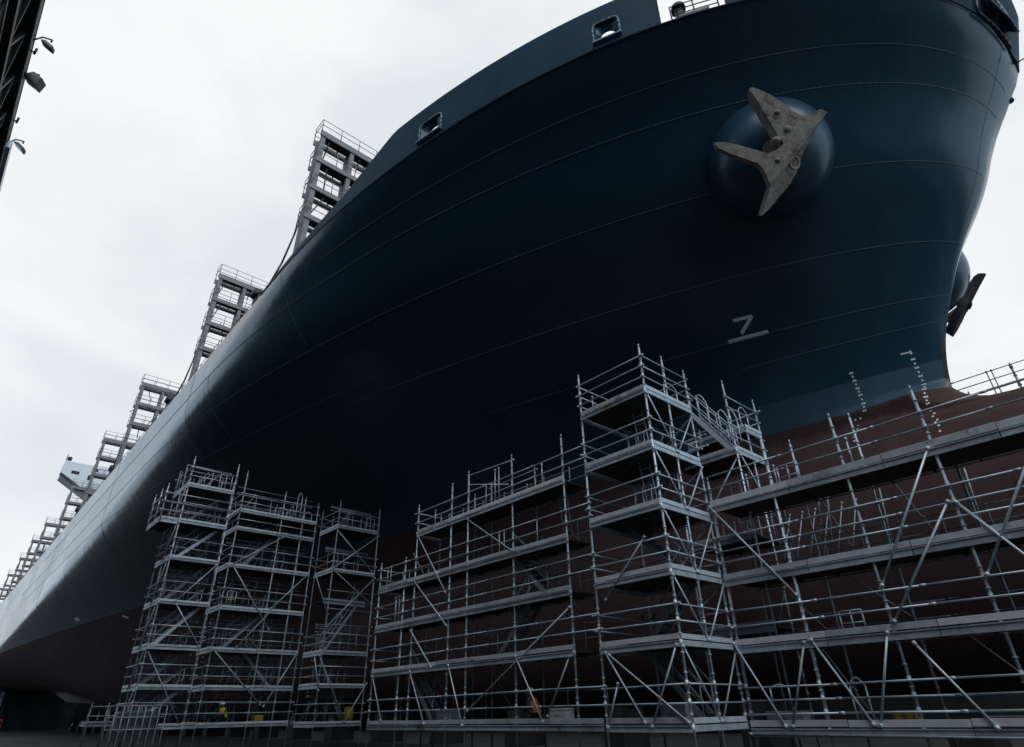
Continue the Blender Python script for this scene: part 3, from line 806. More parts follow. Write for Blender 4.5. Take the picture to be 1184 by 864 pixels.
for i in range(10):
    a = 15.2+1.25*i; u = LM[1+i % 4][0]
    wm.brace((a,TBK+.05,u),(a+1.6,TBK+.05,u+1.8), 0.022, M_STEELD)
wm.rail((20.5,T0,9.36),(17.6,T0,9.22)); wm.rail((20.5,T0,8.95),(19.4,TBK,8.95)); wm.rail((20.5,TBK,9.1),(17.6,TBK,9.1), mat=M_STEELD)
for a, h in ((18.5,1.55),(18.75,1.55),(19.35,1.0),(15.9,0.95),(23.1,.8)): wm.rail((a,T0+.06,7.58),(a,T0+.06,7.58+h), 0.022, 'upright')
for a in (18.2,18.5,16.3): wm.rail((a,T0+.06,5.43),(a,T0+.06,6.4), 0.022, 'upright')
for a in (27.0,26.7): wm.rail((a,T0+.06,5.43),(a,T0+.06,6.4), 0.022, 'upright'); wm.rail((a-.9,T0+.1,3.66),(a-.9,T0+.1,4.9), 0.03, 'upright')
wm.stair((16.2,16.2,3.66),(18.2,16.2,5.43), 0.6, mat=M_STEELD); wm.stair((19.2,16.2,1.78),(17.2,16.2,3.66), 0.6, mat=M_STEELD)
wm.stair((23.2,16.2,-.3),(25.2,16.2,1.78), 0.6, mat=M_STEELD); wm.ladder((22.6,16.8,3.66),(22.6,16.6,5.8)); wm.ladder((15.4,16.8,5.43),(15.4,16.5,7.9))

# ---- right hand wall under the bulb
wr = Scaffold('scaffold_wall', 'long heavy scaffold gangway with bright toe boards in front of the brown bulb, right of the tower', 's', 4, 19, GRP)
R0, R1 = 18.45, 20.3
LR = [6.0, 3.62, 1.68, -0.46]
nd = [u-0.1 for u in LR]+[7.05,6.6,4.95,4.52,2.68,2.2,.55,.2,-.13]
for a, t in ((8.25,7.75),(6.0,7.72),(3.7,7.74),(1.4,6.15),(-0.9,6.15),(-3.2,6.15)): wr.post(a, R0, t, nd, r=0.039)
wr.post(10.45, R0+.02, 6.9, nd)
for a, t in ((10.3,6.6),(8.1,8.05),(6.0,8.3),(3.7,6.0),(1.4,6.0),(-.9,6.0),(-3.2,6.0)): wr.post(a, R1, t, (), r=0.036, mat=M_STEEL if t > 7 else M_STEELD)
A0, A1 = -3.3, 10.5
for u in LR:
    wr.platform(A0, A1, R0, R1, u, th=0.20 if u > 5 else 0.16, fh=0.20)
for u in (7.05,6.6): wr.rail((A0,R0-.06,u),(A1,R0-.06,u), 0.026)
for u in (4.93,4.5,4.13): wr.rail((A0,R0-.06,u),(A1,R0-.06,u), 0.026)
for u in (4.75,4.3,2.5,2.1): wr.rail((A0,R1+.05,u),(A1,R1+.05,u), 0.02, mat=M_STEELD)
for u in (2.66,2.2): wr.rail((A0,R0-.06,u),(A1,R0-.06,u), 0.026)
for u in (0.56,0.20,-0.14): wr.rail((A0,R0-.06,u),(A1,R0-.06,u), 0.027)
wr.rail((A0,R0-.1,-0.70),(A1,R0-.1,-0.62), 0.027, 'ledger')
RB = [((10.5,6.0),(8.27,2.87)),((3.81,6.0),(5.94,2.79)),((3.82,4.54),(5.91,1.9)),((3.65,4.48),(1.35,0.72)),((10.52,1.75),(9.42,-.43)),((8.37,1.6),(9.22,-.43)),((8.15,1.65),(7.1,-.39)),((6.16,1.65),(6.94,-.41)),((5.61,1.36),(4.5,-.46)),((1.3,6.0),(3.6,2.7))]
for a, b_ in RB: wr.brace((a[0],R0-.08,a[1]),(b_[0],R0-.08,b_[1]), 0.032)
for a, b_ in (((7.4,3.5),(5.6,1.7)),((9.6,3.5),(8.2,1.7)),((3.4,1.6),(1.9,-.4)),((8.8,1.6),(7.7,-.4)),((5.4,5.9),(4.6,3.7)),((7.6,5.9),(6.9,3.7)),((4.9,1.6),(3.2,-.4))): wr.brace((a[0],R1+.06,a[1]),(b_[0],R1+.06,b_[1]), 0.024, M_STEELD)
wr.gate(7.35,6.75,R0+.25,1.70,0.62); wr.gate(8.0,7.35,R0+.08,6.02,0.72,3)
wr.rail((9.05,R0+.05,6.0),(9.05,R0+.05,6.75), 0.022, 'upright'); wr.rail((5.75,R0+.05,6.0),(5.75,R0+.05,6.95), 0.026, 'upright'); wr.rail((8.1,R0+.1,6.0),(8.1,R0+.1,6.8), 0.022, 'upright')
for i in range(9):
    a = 10.0-1.1*i
    wr.rail((a,R1-.1,3.62),(a,R1-.1,4.7), 0.022, 'upright', M_STEELD)
for k in range(6):
    a = 9.6-0.45*k; wr.brace((a,R1+.15,3.62),(a-0.5,R1+.9,5.9), 0.02, M_STEELD)
wr.ladder((8.9,R1+.25,3.7),(8.9,R1+.05,6.0), 0.45); wr.ladder((7.9,R1+.3,3.7),(7.4,R1+.1,6.0), 0.3); wr.ladder((6.1,R1+.3,3.5),(5.9,R1+.3,5.9), 0.16); wr.ladder((3.75,R1+.3,3.5),(3.6,R1+.3,5.9), 0.14)
wr.hoop((7.6,R0+.3,-.46),(7.2,R0+.3,-.46),1.15, M_STEEL); wr.hoop((9.75,R0+.1,.1),(9.2,R0+.1,.1),0.5, M_STEEL)

# ---- stair tower behind, between the tall tower and the hull
ws = Scaffold('stair_scaffold', 'small stair scaffold with looped handrails squeezed between the tall tower and the brown hull', 's', 10.2, 20.6, GRP)
for a, b_, t in ((9.8,19.75,10.95),(9.8,22.0,10.85),(12.4,22.0,10.4),(9.8,20.9,9.2)): ws.post(a, b_, t, (8.2,9.5,10.4), r=0.034)
ws.post(12.4, 19.75, 9.9, (8.2,))
ws.platform(9.8, 12.4, 19.75, 22.0, 8.25, ends=(True, False)); ws.platform(9.85, 12.4, 20.9, 22.0, 9.45, ends=(True, False)); ws.platform(9.8, 12.4, 19.75, 22.0, 5.2); ws.platform(9.8, 12.4, 19.75, 22.0, 2.3)
for h in (9.95,10.4): 
    ws.rail((9.75,19.75,h),(9.75,22.0,h)); ws.rail((9.8,22.0,h),(12.4,22.0,h))
for h in (8.75,9.2): ws.rail((9.75,19.75,h),(9.75,22.0,h)); ws.rail((10.9,19.7,h),(12.4,19.7,h))
ws.stair((10.05,20.0,8.28),(11.5,20.0,10.4), 0.6)
ws.hoop((11.2,20.1,10.2),(10.8,20.1,9.7),1.1); ws.hoop((10.45,20.2,9.1),(10.1,20.2,8.7),1.25); ws.hoop((10.2,20.6,9.2),(9.95,20.6,8.8),1.2); ws.hoop((9.95,20.9,9.45),(9.95,21.5,9.45),1.0)
ws.brace((9.75,19.8,8.1),(12.2,19.8,5.3)); ws.brace((9.7,19.8,8.0),(9.7,21.9,5.4)); ws.brace((9.7,22.0,5.0),(9.7,19.9,2.4), mat=M_STEELD)
for k in range(5): ws.rail((10.1+.5*k,21.9,5.2),(10.1+.5*k,21.9,6.3), 0.02, 'upright', M_STEELD)
ws.ladder((10.6,21.3,5.2),(10.6,20.9,8.3), 0.4)

# ---- left group, faces turned across the ship
def left_scaffold(label, s, tL, tR, mids, tops, levels, depth, name='scaffold_tower'):
    sc_ = Scaffold(name, label, 't', (tL+tR)/2, s, GRP)
    nd = [u-0.1 for u in levels]+[u+.5 for u in levels]+[u+1.0 for u in levels]
    ps = [tL]+list(mids)+[tR]
    for a, t in zip(ps, tops):
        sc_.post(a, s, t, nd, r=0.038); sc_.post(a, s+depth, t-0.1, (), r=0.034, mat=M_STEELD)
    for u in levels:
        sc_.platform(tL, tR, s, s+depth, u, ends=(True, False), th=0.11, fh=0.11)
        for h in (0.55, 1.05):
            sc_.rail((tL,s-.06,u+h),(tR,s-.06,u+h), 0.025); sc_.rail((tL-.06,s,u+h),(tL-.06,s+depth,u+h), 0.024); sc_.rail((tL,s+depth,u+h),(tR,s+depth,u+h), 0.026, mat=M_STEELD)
        for k in range(8):
            a = tL+0.3+(tR-tL-.6)*k/7+rnd.uniform(-.3,.3); b_ = s+depth*rnd.uniform(.35,.95); sc_.rail((a,b_,u),(a+rnd.uniform(-.15,.15),b_,u+rnd.uniform(.9,1.5)), 0.022, 'upright', M_STEELD)
        for k in range(4):
            a = rnd.uniform(tL, tR-1.3); sc_.brace((a,s+depth+.05,u),(a+rnd.uniform(.9,1.6),s+depth+.05,u+1.9), 0.024, M_STEELD)
            h = rnd.uniform(1.25,1.8); sc_.rail((tL,s+depth*.5,u+h),(tR,s+depth*.5,u+h), 0.02, 'ledger', M_STEELD)
    return sc_
LL = [-0.22,1.55,3.42,5.65,7.95,10.0,12.15]
la = left_scaffold('leftmost tall scaffold tower with zigzag stairs and an overhanging top deck', 38.0, 8.4, 10.98, (), (13.75,13.85), LL, 2.9)
for a, b_ in (((8.52,3.1),(10.79,-.17)),((9.3,5.5),(10.9,3.5)),((10.9,7.8),(9.2,5.7))): la.brace((a[0],37.92,a[1]),(b_[0],37.92,b_[1]), 0.03)
for i in range(len(LL)-1):
    la.brace((8.32,38.1,LL[i+1]-.2),(8.32,39.45,LL[i]), 0.03)
    lo, hi = LL[i], LL[i+1]
    if i % 2 == 0: la.stair((8.7,38.9,lo),(10.8,38.9,hi), 0.7)
    else: la.stair((8.75,39.7,lo),(10.75,39.7,hi), 0.7, mat=M_STEELD)
la.post(8.4, 39.45, 13.6, (), r=0.042)
la.platform(7.45, 8.4, 38.2, 40.9, 10.0, ends=(True, False))
for h in (10.5,11.0,11.5): la.rail((7.4,38.2,h),(7.4,40.9,h), 0.03); la.rail((7.4,38.2,h),(8.4,38.2,h), 0.03); la.rail((7.4,38.1,h),(10.98,38.0,h), 0.026)
for b_ in (38.2,39.5,40.9): la.post(7.42, b_, 11.9, (), bottom=9.8, r=0.036)
la.gate(10.1,10.8,38.2,12.2,1.0,3)
lb = left_scaffold('broad middle scaffold of the left group with long diagonal braces', 38.35, 11.7, 16.68, (14.35,15.75), (13.7,12.9,12.75,12.55), [-0.2,1.56,3.45,5.65,8.0,10.2,11.3], 2.4, 'scaffold_wall')
for a, b_ in (((11.87,8.04),(14.66,10.09)),((11.93,7.94),(14.66,4.64)),((11.8,3.4),(14.88,.73)),((15.09,.64),(16.61,3.42)),((14.5,5.5),(13.0,3.6)),((16.5,7.9),(14.6,5.8))): lb.brace((a[0],38.25,a[1]),(b_[0],38.25,b_[1]), 0.034)
lb.hoop((15.3,38.6,11.3),(15.6,38.6,11.3),1.9); lb.hoop((14.0,38.8,11.3),(14.8,38.8,11.3),0.75); lb.hoop((16.0,38.8,11.3),(16.5,38.8,11.3),0.8); lb.gate(12.0,12.5,38.5,5.68,0.9,3)
for k in range(8): lb.rail((12.1+.55*k,39.8,(3.45,5.65,8.0,1.56)[k % 4]),(12.1+.55*k+.1,39.8,(3.45,5.65,8.0,1.56)[k % 4]+1.2), 0.03, 'upright', M_STEELD)
lb.stair((12.4,39.4,3.45),(14.6,39.4,5.65), .7, mat=M_STEELD); lb.stair((15.8,39.4,1.56),(13.8,39.4,3.45), .7, mat=M_STEELD); lb.stair((12.6,39.4,8.0),(14.4,39.4,10.2), .7, mat=M_STEELD)
lc = left_scaffold('slim right hand tower of the left group, beside the dark gap', 37.7, 17.95, 21.0, (), (12.85,12.83), [-0.3,1.7,3.5,8.36,11.2], 2.6)
for a, b_ in (((17.99,10.84),(20.71,8.59)),((17.84,8.36),(20.99,10.96)),((17.98,4.94),(21.02,8.17)),((16.75,8.0),(17.95,5.65)),((17.77,3.28),(19.84,-.2)),((19.84,-.2),(21.1,1.83)),((17.44,3.27),(17.95,1.43)),((20.9,6.5),(18.2,8.2))): lc.brace((a[0],37.6,a[1]),(b_[0],37.6,b_[1]), 0.036)
for h in (4.6,5.1,6.0,6.5,7.1): lc.rail((17.95,37.65,h),(21.0,37.65,h), 0.026, mat=M_STEELD)
lc.gate(20.2,20.8,38.0,11.2,1.0,3); lc.platform(17.95,21.0,38.6,40.2,6.6,mat=M_STEELD)
lc.stair((18.4,38.7,3.5),(20.5,38.7,6.6), .7, mat=M_STEELD); lc.stair((20.4,39.3,.0),(18.5,39.3,3.5), .7, mat=M_STEELD)

# ---- low trestle platform far left
lp = Scaffold('trestle_platform', 'low tube trestle platform with guard rails, left of the left scaffold tower', 't', 11.5, 58, None)
for a in (10.2,11.3,12.7,13.6):
    lp.post(a, 58.0, 1.15, (), r=0.045, mat=M_STEELD); lp.post(a+.35, 60.0, 1.15, (), r=0.045, mat=M_STEELD)
lp.platform(10.2, 13.7, 58.0, 60.0, -0.05, ends=(True, True), mat=M_STEELD)
for h in (.45,1.05): lp.rail((10.2,57.95,h),(13.7,57.95,h), 0.035, mat=M_STEELD); lp.rail((10.2,58,h),(10.55,60,h), 0.035, mat=M_STEELD)

# ---- gangway on the far side of the bulb
pg = Scaffold('scaffold_gangway', 'dark scaffold gangway with thin rails beyond the bulb, right of the stem', 's', 2, 35, GRP)
for a, t in ((4.6,13.3),(2.65,14.05),(0.4,14.05),(-1.8,14.05)):
    pg.post(a, 34.2, t-0.1, (13.0,13.9), r=0.05, mat=M_STEELD); pg.post(a, 35.8, 12.6, (), r=0.04, mat=M_STEELD)
pg.platform(-2, 5.0, 34.2, 35.8, 12.55, mat=M_DARK)
bm = B(); sbox(bm, -2, 5.0, 34.1, 34.17, 12.0, 12.75); obj('edge_beam', bm, M_DARK, pg.root)
for h in (13.15,13.55,14.0): pg.rail((-2,34.15,h),(5.0,34.15,h), 0.026, mat=M_STEELD)
for a in (3.6,3.4): pg.rail((a,34.15,12.7),(a,34.15,14.0), 0.026, 'upright', M_STEELD)
# ------------------------------------------------------------------ dock floor and things on it
bm = B()
v = [bm.verts.new(p) for p in ((-900,-500,0),(300,-500,0),(300,600,0),(-900,600,0))]; bm.faces.new(v)
g = obj('ground', bm, M_GROUND); g['kind'] = 'structure'

dg = thing('light_blocker', 'low black slab added to block light ahead of the bow, out past the right edge', 'light blocker', W(-46, 10, GZ))
bm = B(); sbox(bm, -50, -46, -30, 62, GZ, 3.5); obj('blocker_slab', bm, M_DARK, dg)  # unseen slab added to keep low bow-side light off the underside
bm = B(); sbox(bm, -50.2, -45.8, -30, 62, 3.51, 4.0); obj('walkway', bm, M_LASH, dg)  # top of the added blocker
dw = thing('backing_wall', 'dark wall added to block the bright horizon behind the ship, low behind the scaffolds', 'wall', W(100, 52, GZ))
bm = B(); sbox(bm, -60, 317, 51.5, 56, GZ, 10.5); obj('wall_face', bm, M_WALLD, dw)  # added backing, shuts out horizon and port-side light under the hull
bm = B(); sbox(bm, -60, 317, 51.3, 56, 10.51, 11.0); obj('coping', bm, M_WALLD, dw)

def keel_block(s, t, h, label, dark=False):  # dark: under-ship shade put into the block colours
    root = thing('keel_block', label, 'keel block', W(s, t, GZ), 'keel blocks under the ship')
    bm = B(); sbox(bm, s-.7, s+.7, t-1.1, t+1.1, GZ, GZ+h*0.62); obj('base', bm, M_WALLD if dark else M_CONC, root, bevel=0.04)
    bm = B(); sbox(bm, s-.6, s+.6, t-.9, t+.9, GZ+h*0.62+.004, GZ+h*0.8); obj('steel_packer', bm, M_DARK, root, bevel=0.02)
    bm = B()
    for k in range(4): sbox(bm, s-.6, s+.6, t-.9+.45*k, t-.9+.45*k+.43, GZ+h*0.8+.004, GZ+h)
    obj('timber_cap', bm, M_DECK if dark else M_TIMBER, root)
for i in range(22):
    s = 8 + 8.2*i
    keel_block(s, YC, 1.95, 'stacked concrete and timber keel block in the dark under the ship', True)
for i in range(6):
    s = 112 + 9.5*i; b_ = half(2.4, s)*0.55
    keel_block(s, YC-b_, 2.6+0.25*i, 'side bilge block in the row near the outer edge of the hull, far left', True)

# crouching workers: one skinned body each, helmet and vest as children
def worker(loc, yaw, label, vest):
    root = thing('person', label, 'person', loc); root.rotation_euler = (0, 0, yaw)
    J = {'pelvis':(0,0,.32,.14),'chest':(0.16,0,.66,.15),'neck':(0.21,0,.83,.06),'head':(0.25,0,.93,.095),'crown':(0.26,0,1.0,.085),
         'hipL':(0.02,.10,.30,.10),'kneeL':(0.42,.13,.46,.075),'ankL':(0.22,.13,.09,.05),'toeL':(0.42,.13,.045,.045),
         'hipR':(0.02,-.10,.30,.10),'kneeR':(0.40,-.14,.14,.075),'ankR':(0.0,-.14,.10,.05),'toeR':(0.10,-.14,.045,.045),
         'shL':(0.15,.19,.74,.065),'elL':(0.30,.24,.50,.05),'wrL':(0.50,.18,.42,.035),'haL':(0.58,.16,.40,.035),
         'shR':(0.15,-.19,.74,.065),'elR':(0.28,-.25,.48,.05),'wrR':(0.47,-.17,.32,.035),'haR':(0.55,-.15,.29,.035)}
    E_ = [('pelvis','chest'),('chest','neck'),('neck','head'),('head','crown'),('pelvis','hipL'),('hipL','kneeL'),('kneeL','ankL'),('ankL','toeL'),('pelvis','hipR'),('hipR','kneeR'),('kneeR','ankR'),('ankR','toeR'),('chest','shL'),('shL','elL'),('elL','wrL'),('wrL','haL'),('chest','shR'),('shR','elR'),('elR','wrR'),('wrR','haR')]
    ks = list(J); me = bpy.data.meshes.new('body'); me.from_pydata([J[k][:3] for k in ks], [(ks.index(a), ks.index(b_)) for a, b_ in E_], [])
    o = bpy.data.objects.new('body', me); COL.objects.link(o); o.parent = root
    md = o.modifiers.new('skin', 'SKIN'); o.modifiers.new('sub', 'SUBSURF').render_levels = 2
    lay = me.skin_vertices[0] if me.skin_vertices else None
    for i, k in enumerate(ks): lay.data[i].radius = (J[k][3], J[k][3]); lay.data[i].use_root = (k == 'pelvis')
    me.materials.append(M_CLOTH)
    def child(name, bm, mat):
        m2 = bpy.data.meshes.new(name); bmesh.ops.recalc_face_normals(bm, faces=bm.faces); bm.to_mesh(m2); bm.free(); m2.materials.append(mat)
        for p in m2.polygons: p.use_smooth = True
        c = bpy.data.objects.new(name, m2); COL.objects.link(c); c.parent = root
    bm = B(); bmesh.ops.create_uvsphere(bm, u_segments=16, v_segments=10, radius=.10); bmesh.ops.scale(bm, verts=bm.verts, vec=(1,.85,1.1)); bmesh.ops.translate(bm, verts=bm.verts, vec=(.27,0,.95)); child('face', bm, M_SKIN)
    bm = B(); bmesh.ops.create_uvsphere(bm, u_segments=20, v_segments=12, radius=.142); bmesh.ops.scale(bm, verts=bm.verts, vec=(1.1,.95,.9))
    bmesh.ops.bisect_plane(bm, geom=list(bm.verts)+list(bm.edges)+list(bm.faces), plane_co=(0,0,0), plane_no=(0,0,-1), clear_outer=True)
    bmesh.ops.translate(bm, verts=bm.verts, vec=(.27,0,.985)); tube(bm, Vector((.27,0,.975)), Vector((.27,0,.99)), .165, 20); child('safety_helmet', bm, M_MARK)
    bm = B(); rings = []
    for z, x, rx, ry in ((.34,.02,.17,.21),(.5,.09,.18,.22),(.66,.16,.185,.225),(.76,.18,.15,.20),(.80,.19,.09,.12)):
        rings.append([bm.verts.new((x+rx*math.cos(a), ry*math.sin(a), z)) for a in [2*math.pi*i/18 for i in range(18)]])
    for a, c in zip(rings, rings[1:]):
        for i in range(18): bm.faces.new((a[i], a[(i+1) % 18], c[(i+1) % 18], c[i]))
    child('safety_vest', bm, vest)
    return root
worker(W(38.9, 13.25, -0.2), math.radians(-60), 'crouching worker in white helmet and yellow vest on the bottom deck of the left scaffold', M_HIVIS)
worker(W(17.1, 16.25, -0.3), math.radians(200), 'crouching worker in white helmet and orange vest on the bottom deck behind the scaffold braces', M_ORANGE)

def crate(loc, dx, dy, dz, label, mat):
    root = thing('crate', label, 'crate', loc)
    bm = B(); x, y, z = loc
    box(bm, (x-dx/2,y-dy/2,z+.05), (x+dx/2,y+dy/2,z+dz)); obj('box', bm, mat, root, bevel=0.015)
    bm = B()
    for k in (-.42, 0, .42): box(bm, (x+dx*k-.03,y-dy/2-.012,z+.002), (x+dx*k+.03,y+dy/2+.012,z+dz+.01))
    obj('batten', bm, M_TIMBER, root)
    return root
crate(W(6.55, 19.25, -0.458), 0.55, 0.5, 0.36, 'dull yellow crate on the lowest deck of the gangway at the right', M_YELLOW)
crate(W(38.9, 15.1, -0.198), 0.5, 0.45, 0.42, 'small yellow crate on the bottom deck in the left group of scaffolds', M_YELLOW)
def drum(loc, label, mat):
    root = thing('drum', label, 'drum', loc)
    bm = B(); v0 = Vector(loc)
    tube(bm, v0+Vector((0,0,.01)), v0+Vector((0,0,.88)), .285, 24)
    for z in (.02,.3,.58,.86): tube(bm, v0+Vector((0,0,z)), v0+Vector((0,0,z+.03)), .30, 24)
    obj('barrel', bm, mat, root); bm = B(); tube(bm, v0+Vector((.12,0,.885)), v0+Vector((.12,0,.91)), .04, 10); obj('bung', bm, M_DARK, root)
drum(W(38.6, 20.6, -.3), 'ochre oil drum at the foot of the slim right tower of the left group', M_YELLOW)
# compressor in a tube cage at the foot of the left tower
cg = thing('compressor', 'teal compressor in a steel tube cage at the foot of the leftmost tower', 'compressor', W(37.0, 8.9, GZ))
bm = B(); sbox(bm, 36.4, 37.4, 7.6, 9.4, -.35, .45); obj('housing', bm, M_TEAL, cg, bevel=.05)
bm = B()
for s in (36.2,37.6):
    for t in [7.4+.31*i for i in range(8)]: tube(bm, W(s,t,GZ+.02), W(s,t,.68), .025, 8)
    for u in (-.3,.2,.68): tube(bm, W(s,7.4,u), W(s,9.57,u), .028, 8)
for t in (7.4,9.57):
    for u in (-.3,.2,.68): tube(bm, W(36.2,t,u), W(37.6,t,u), .028, 8)
obj('cage', bm, M_STEELD, cg)
bm = B(); sbox(bm, 36.3, 37.5, 7.5, 9.5, -.75, -.37); obj('skid', bm, M_DARK, cg)
bm = B()
for i in range(9): sbox(bm, 36.36, 36.398, 7.8+.17*i, 7.9+.17*i, -.1, .25)
obj('louvre_panel', bm, M_DARK, cg)
# dock-floor clutter in front of the left scaffold
for i, (s, t) in enumerate(((33.0,6.6),(33.2,7.35),(33.1,8.6))):
    root = thing('tyre', ['worn black tyre lying at the front of the dock floor, leftmost of three','black tyre between two others in front of the left tower','black tyre nearest the scaffold foot, rightmost of three'][i], 'tyre', W(s,t,GZ), 'tyres on the dock floor')
    bm = B(); c = W(s,t,GZ+.42); pts = []
    path_tube(bm, [c+Vector((.12*0, .3*math.cos(a), .3*math.sin(a))) for a in [2*math.pi*k/20 for k in range(21)]], .12, 10); obj('tread', bm, M_TYRE, root, smooth=True)
    bm = B(); tube(bm, c+Vector((-.06,0,0)), c+Vector((.06,0,0)), .19, 16); obj('rim', bm, M_STEELD, root)
for i, (s, t, a) in enumerate(((30,10.2,.2),(27.5,12.0,-.3))):
    root = thing('timber_pile', ['low pile of baulks on the dock floor before the left group','second low pile of baulks, nearer the stepped scaffold wall'][i], 'timber pile', W(s,t,GZ))
    for k in range(6):
        bm = B(); z = GZ+.02+.22*(k//3); sbox(bm, s-1.2, s+1.2, t-.4+.27*(k % 3), t-.4+.27*(k % 3)+.25, z, z+.21); obj('baulk', bm, M_TIMBER, root, bevel=.01)
# pallets of stores on the lowest decks, read as small dark clutter
for i, (s, t, u, w, d_, h, lab, mt) in enumerate(((22.6,16.5,-.298,.9,.5,.5,'grey tool chest on the lowest deck of the stepped wall, left of its middle',M_STEELD),(16.3,16.6,-.298,.8,.4,.45,'pale tool chest on the lowest deck beside the orange vest worker',M_WHITE),(9.7,19.2,-.458,1.1,.5,.4,'grey tool chest at the left end of the lowest right gangway',M_STEELD),(4.2,19.3,-.458,1.3,.4,.22,'flat grey tool chest right of the yellow crate',M_STEELD),(12.2,17.4,-.318,.9,.5,.5,'grey tool chest on the lowest deck of the tall tower',M_STEELD))):
    root = thing('tool_chest', lab, 'tool chest', W(s,t,u))
    bm = B(); sbox(bm, s-w/2, s+w/2, t-d_/2, t+d_/2, u+.02, u+h*.8); obj('body', bm, mt, root, bevel=.02)
    bm = B(); sbox(bm, s-w/2-.01, s+w/2+.01, t-d_/2-.01, t+d_/2+.01, u+h*.8+.004, u+h); obj('lid', bm, mt, root, bevel=.02)
    bm = B(); path_tube(bm, [W(s-.12,t-d_/2-.02,u+h*.5),W(s-.12,t-d_/2-.07,u+h*.5),W(s+.12,t-d_/2-.07,u+h*.5),W(s+.12,t-d_/2-.02,u+h*.5)], .012, 6); obj('handle', bm, M_DARK, root)

# far end of the dock: pale sheeted shed, a red truck
fs = thing('sheeted_shed', 'pale sheeted shed at the far end of the dock, seen under the hull', 'shed', W(330, 16, GZ))
bm = B(); sbox(bm, 325, 345, 6, 27, GZ, 14); obj('wall', bm, M_TARP, fs)
bm = B(); 
for k in range(4): sbox(bm, 324.7, 324.95, 7+6*k, 7.6+6*k, GZ, 13.6)
for u in (4,9): sbox(bm, 324.72, 324.93, 6, 27, u, u+.35)
obj('frame', bm, M_LASH, fs)
bm = B(); r0 = [bm.verts.new(W(324,t,u)) for t,u in ((5,14),(16.5,17),(28,14))]; r1 = [bm.verts.new(W(346,t,u)) for t,u in ((5,14),(16.5,17),(28,14))]
for i in (0,1): bm.faces.new((r0[i], r0[i+1], r1[i+1], r1[i]))
bm.faces.new(r0); bm.faces.new(r1[::-1]); obj('roof', bm, M_TARP, fs)
ws_ = thing('backdrop', 'dark workshop block closing the far end of the dock, right of the pale shed', 'backdrop', W(326, 45, GZ))
bm = B(); sbox(bm, 318, 345, 27.5, 62, GZ, 13); obj('wall', bm, M_WALLD, ws_)  # added dark block, blacks out the bright gap under the hull
bm = B(); sbox(bm, 317.5, 345.5, 27.2, 62, 13.01, 13.8); obj('roof', bm, M_DARK, ws_)
for k in range(4):
    bm = B(); sbox(bm, 317.9, 317.99, 30+8*k, 34+8*k, GZ, 5); obj('door', bm, M_SHED, ws_)
tr = thing('truck', 'small red truck at the far end of the dock floor, at the left edge', 'truck', W(158, 13.0, GZ))
bm = B(); sbox(bm, 155, 157, 11.9, 14.0, GZ+.55, GZ+2.6); obj('cab', bm, M_RED, tr, bevel=.15)
bm = B(); sbox(bm, 157.1, 162, 11.9, 14.0, GZ+.9, GZ+2.3); obj('body', bm, M_RED, tr, bevel=.05)
bm = B(); sbox(bm, 154.97, 155.0, 12.1, 13.8, GZ+1.6, GZ+2.35); obj('windscreen', bm, M_GLASS, tr)
for s in (156, 160.8):
    for t in (12.0, 13.9):
        bm = B(); tube(bm, W(s,t-.14,GZ+.5), W(s,t+.14,GZ+.5), .5, 18); obj('wheel', bm, M_TYRE, tr)

# ------------------------------------------------------------------ dark shed rising over the left edge, with floodlights
sh = thing('dock_shed', 'tall black trussed shed overhanging the top left corner', 'building', W(35, -9, GZ))
SY0, SY1, STOP = -5.75, -6.15, 30.0
def sy(s): return SY0 + (SY1-SY0)*(s-26.5)/13.7
bm = B(); q = [(18, 0), (62, 0)]
pts = [(-30, sy(-30)-.5), (92, sy(92)-.5), (92, -30), (-30, -30)]  # run on out of view at both ends to hold off sky light
lo_ = [bm.verts.new(W(a, b_, GZ)) for a, b_ in pts]; hi_ = [bm.verts.new(W(a, b_, STOP-.4)) for a, b_ in pts]
for i in range(4): bm.faces.new((lo_[i], lo_[(i+1)%4], hi_[(i+1)%4], hi_[i]))
bm.faces.new(hi_); obj('wall', bm, M_SHED, sh)
bm = B(); bar(bm, W(-30.5, sy(-30.5)-.12, STOP-.25), W(92.5, sy(92.5)-.12, STOP-.25), .5, .5); obj('eaves_beam', bm, M_SHED, sh)
bm = B(); bar(bm, W(-30.5, sy(-30.5)-.6, STOP+.03), W(92.5, sy(92.5)-.6, STOP+.03), 1.5, .05); obj('soffit', bm, M_SHED, sh)
bm = B(); bar(bm, W(-30.5, sy(-30.5)-.2, STOP-3.6), W(92.5, sy(92.5)-.2, STOP-3.6), .3, .35); obj('truss_chord', bm, M_SHED, sh)
for i in range(15):
    a = 18+3*i
    bm = B(); bar(bm, W(a, sy(a)-.22, STOP-3.5), W(a+1.5, sy(a+1.5)-.22, STOP-.5), .14, .14); bar(bm, W(a+1.5, sy(a+1.5)-.22, STOP-.5), W(a+3, sy(a+3)-.22, STOP-3.5), .14, .14); obj('truss_diagonal', bm, M_LAMP, sh)
    bm = B(); bar(bm, W(a+.3, sy(a+.3)-.46, STOP-3.2), W(a+2.2, sy(a+2.2)-.46, STOP-3.2), .05, 2.6+.5*math.sin(i*2.3)) if i % 2 == 0 else bar(bm, W(a+.8, sy(a+.8)-.46, STOP-5.2), W(a+2.7, sy(a+2.7)-.46, STOP-5.2), .05, 1.8)
    obj('wall_panel', bm, M_SHEDPAN, sh)
bm = B(); path_tube(bm, [W(a, sy(a)+.16, STOP-.95+.03*math.sin(a*3)) for a in range(18, 62)], .035, 6); obj('conduit', bm, M_STEELD, sh)
bm = B(); bar(bm, W(37.2, sy(37.2)+.2, STOP-.35), W(45, sy(45)+.2, STOP-.35), .3, .5); obj('cable_tray', bm, M_STEEL, sh)
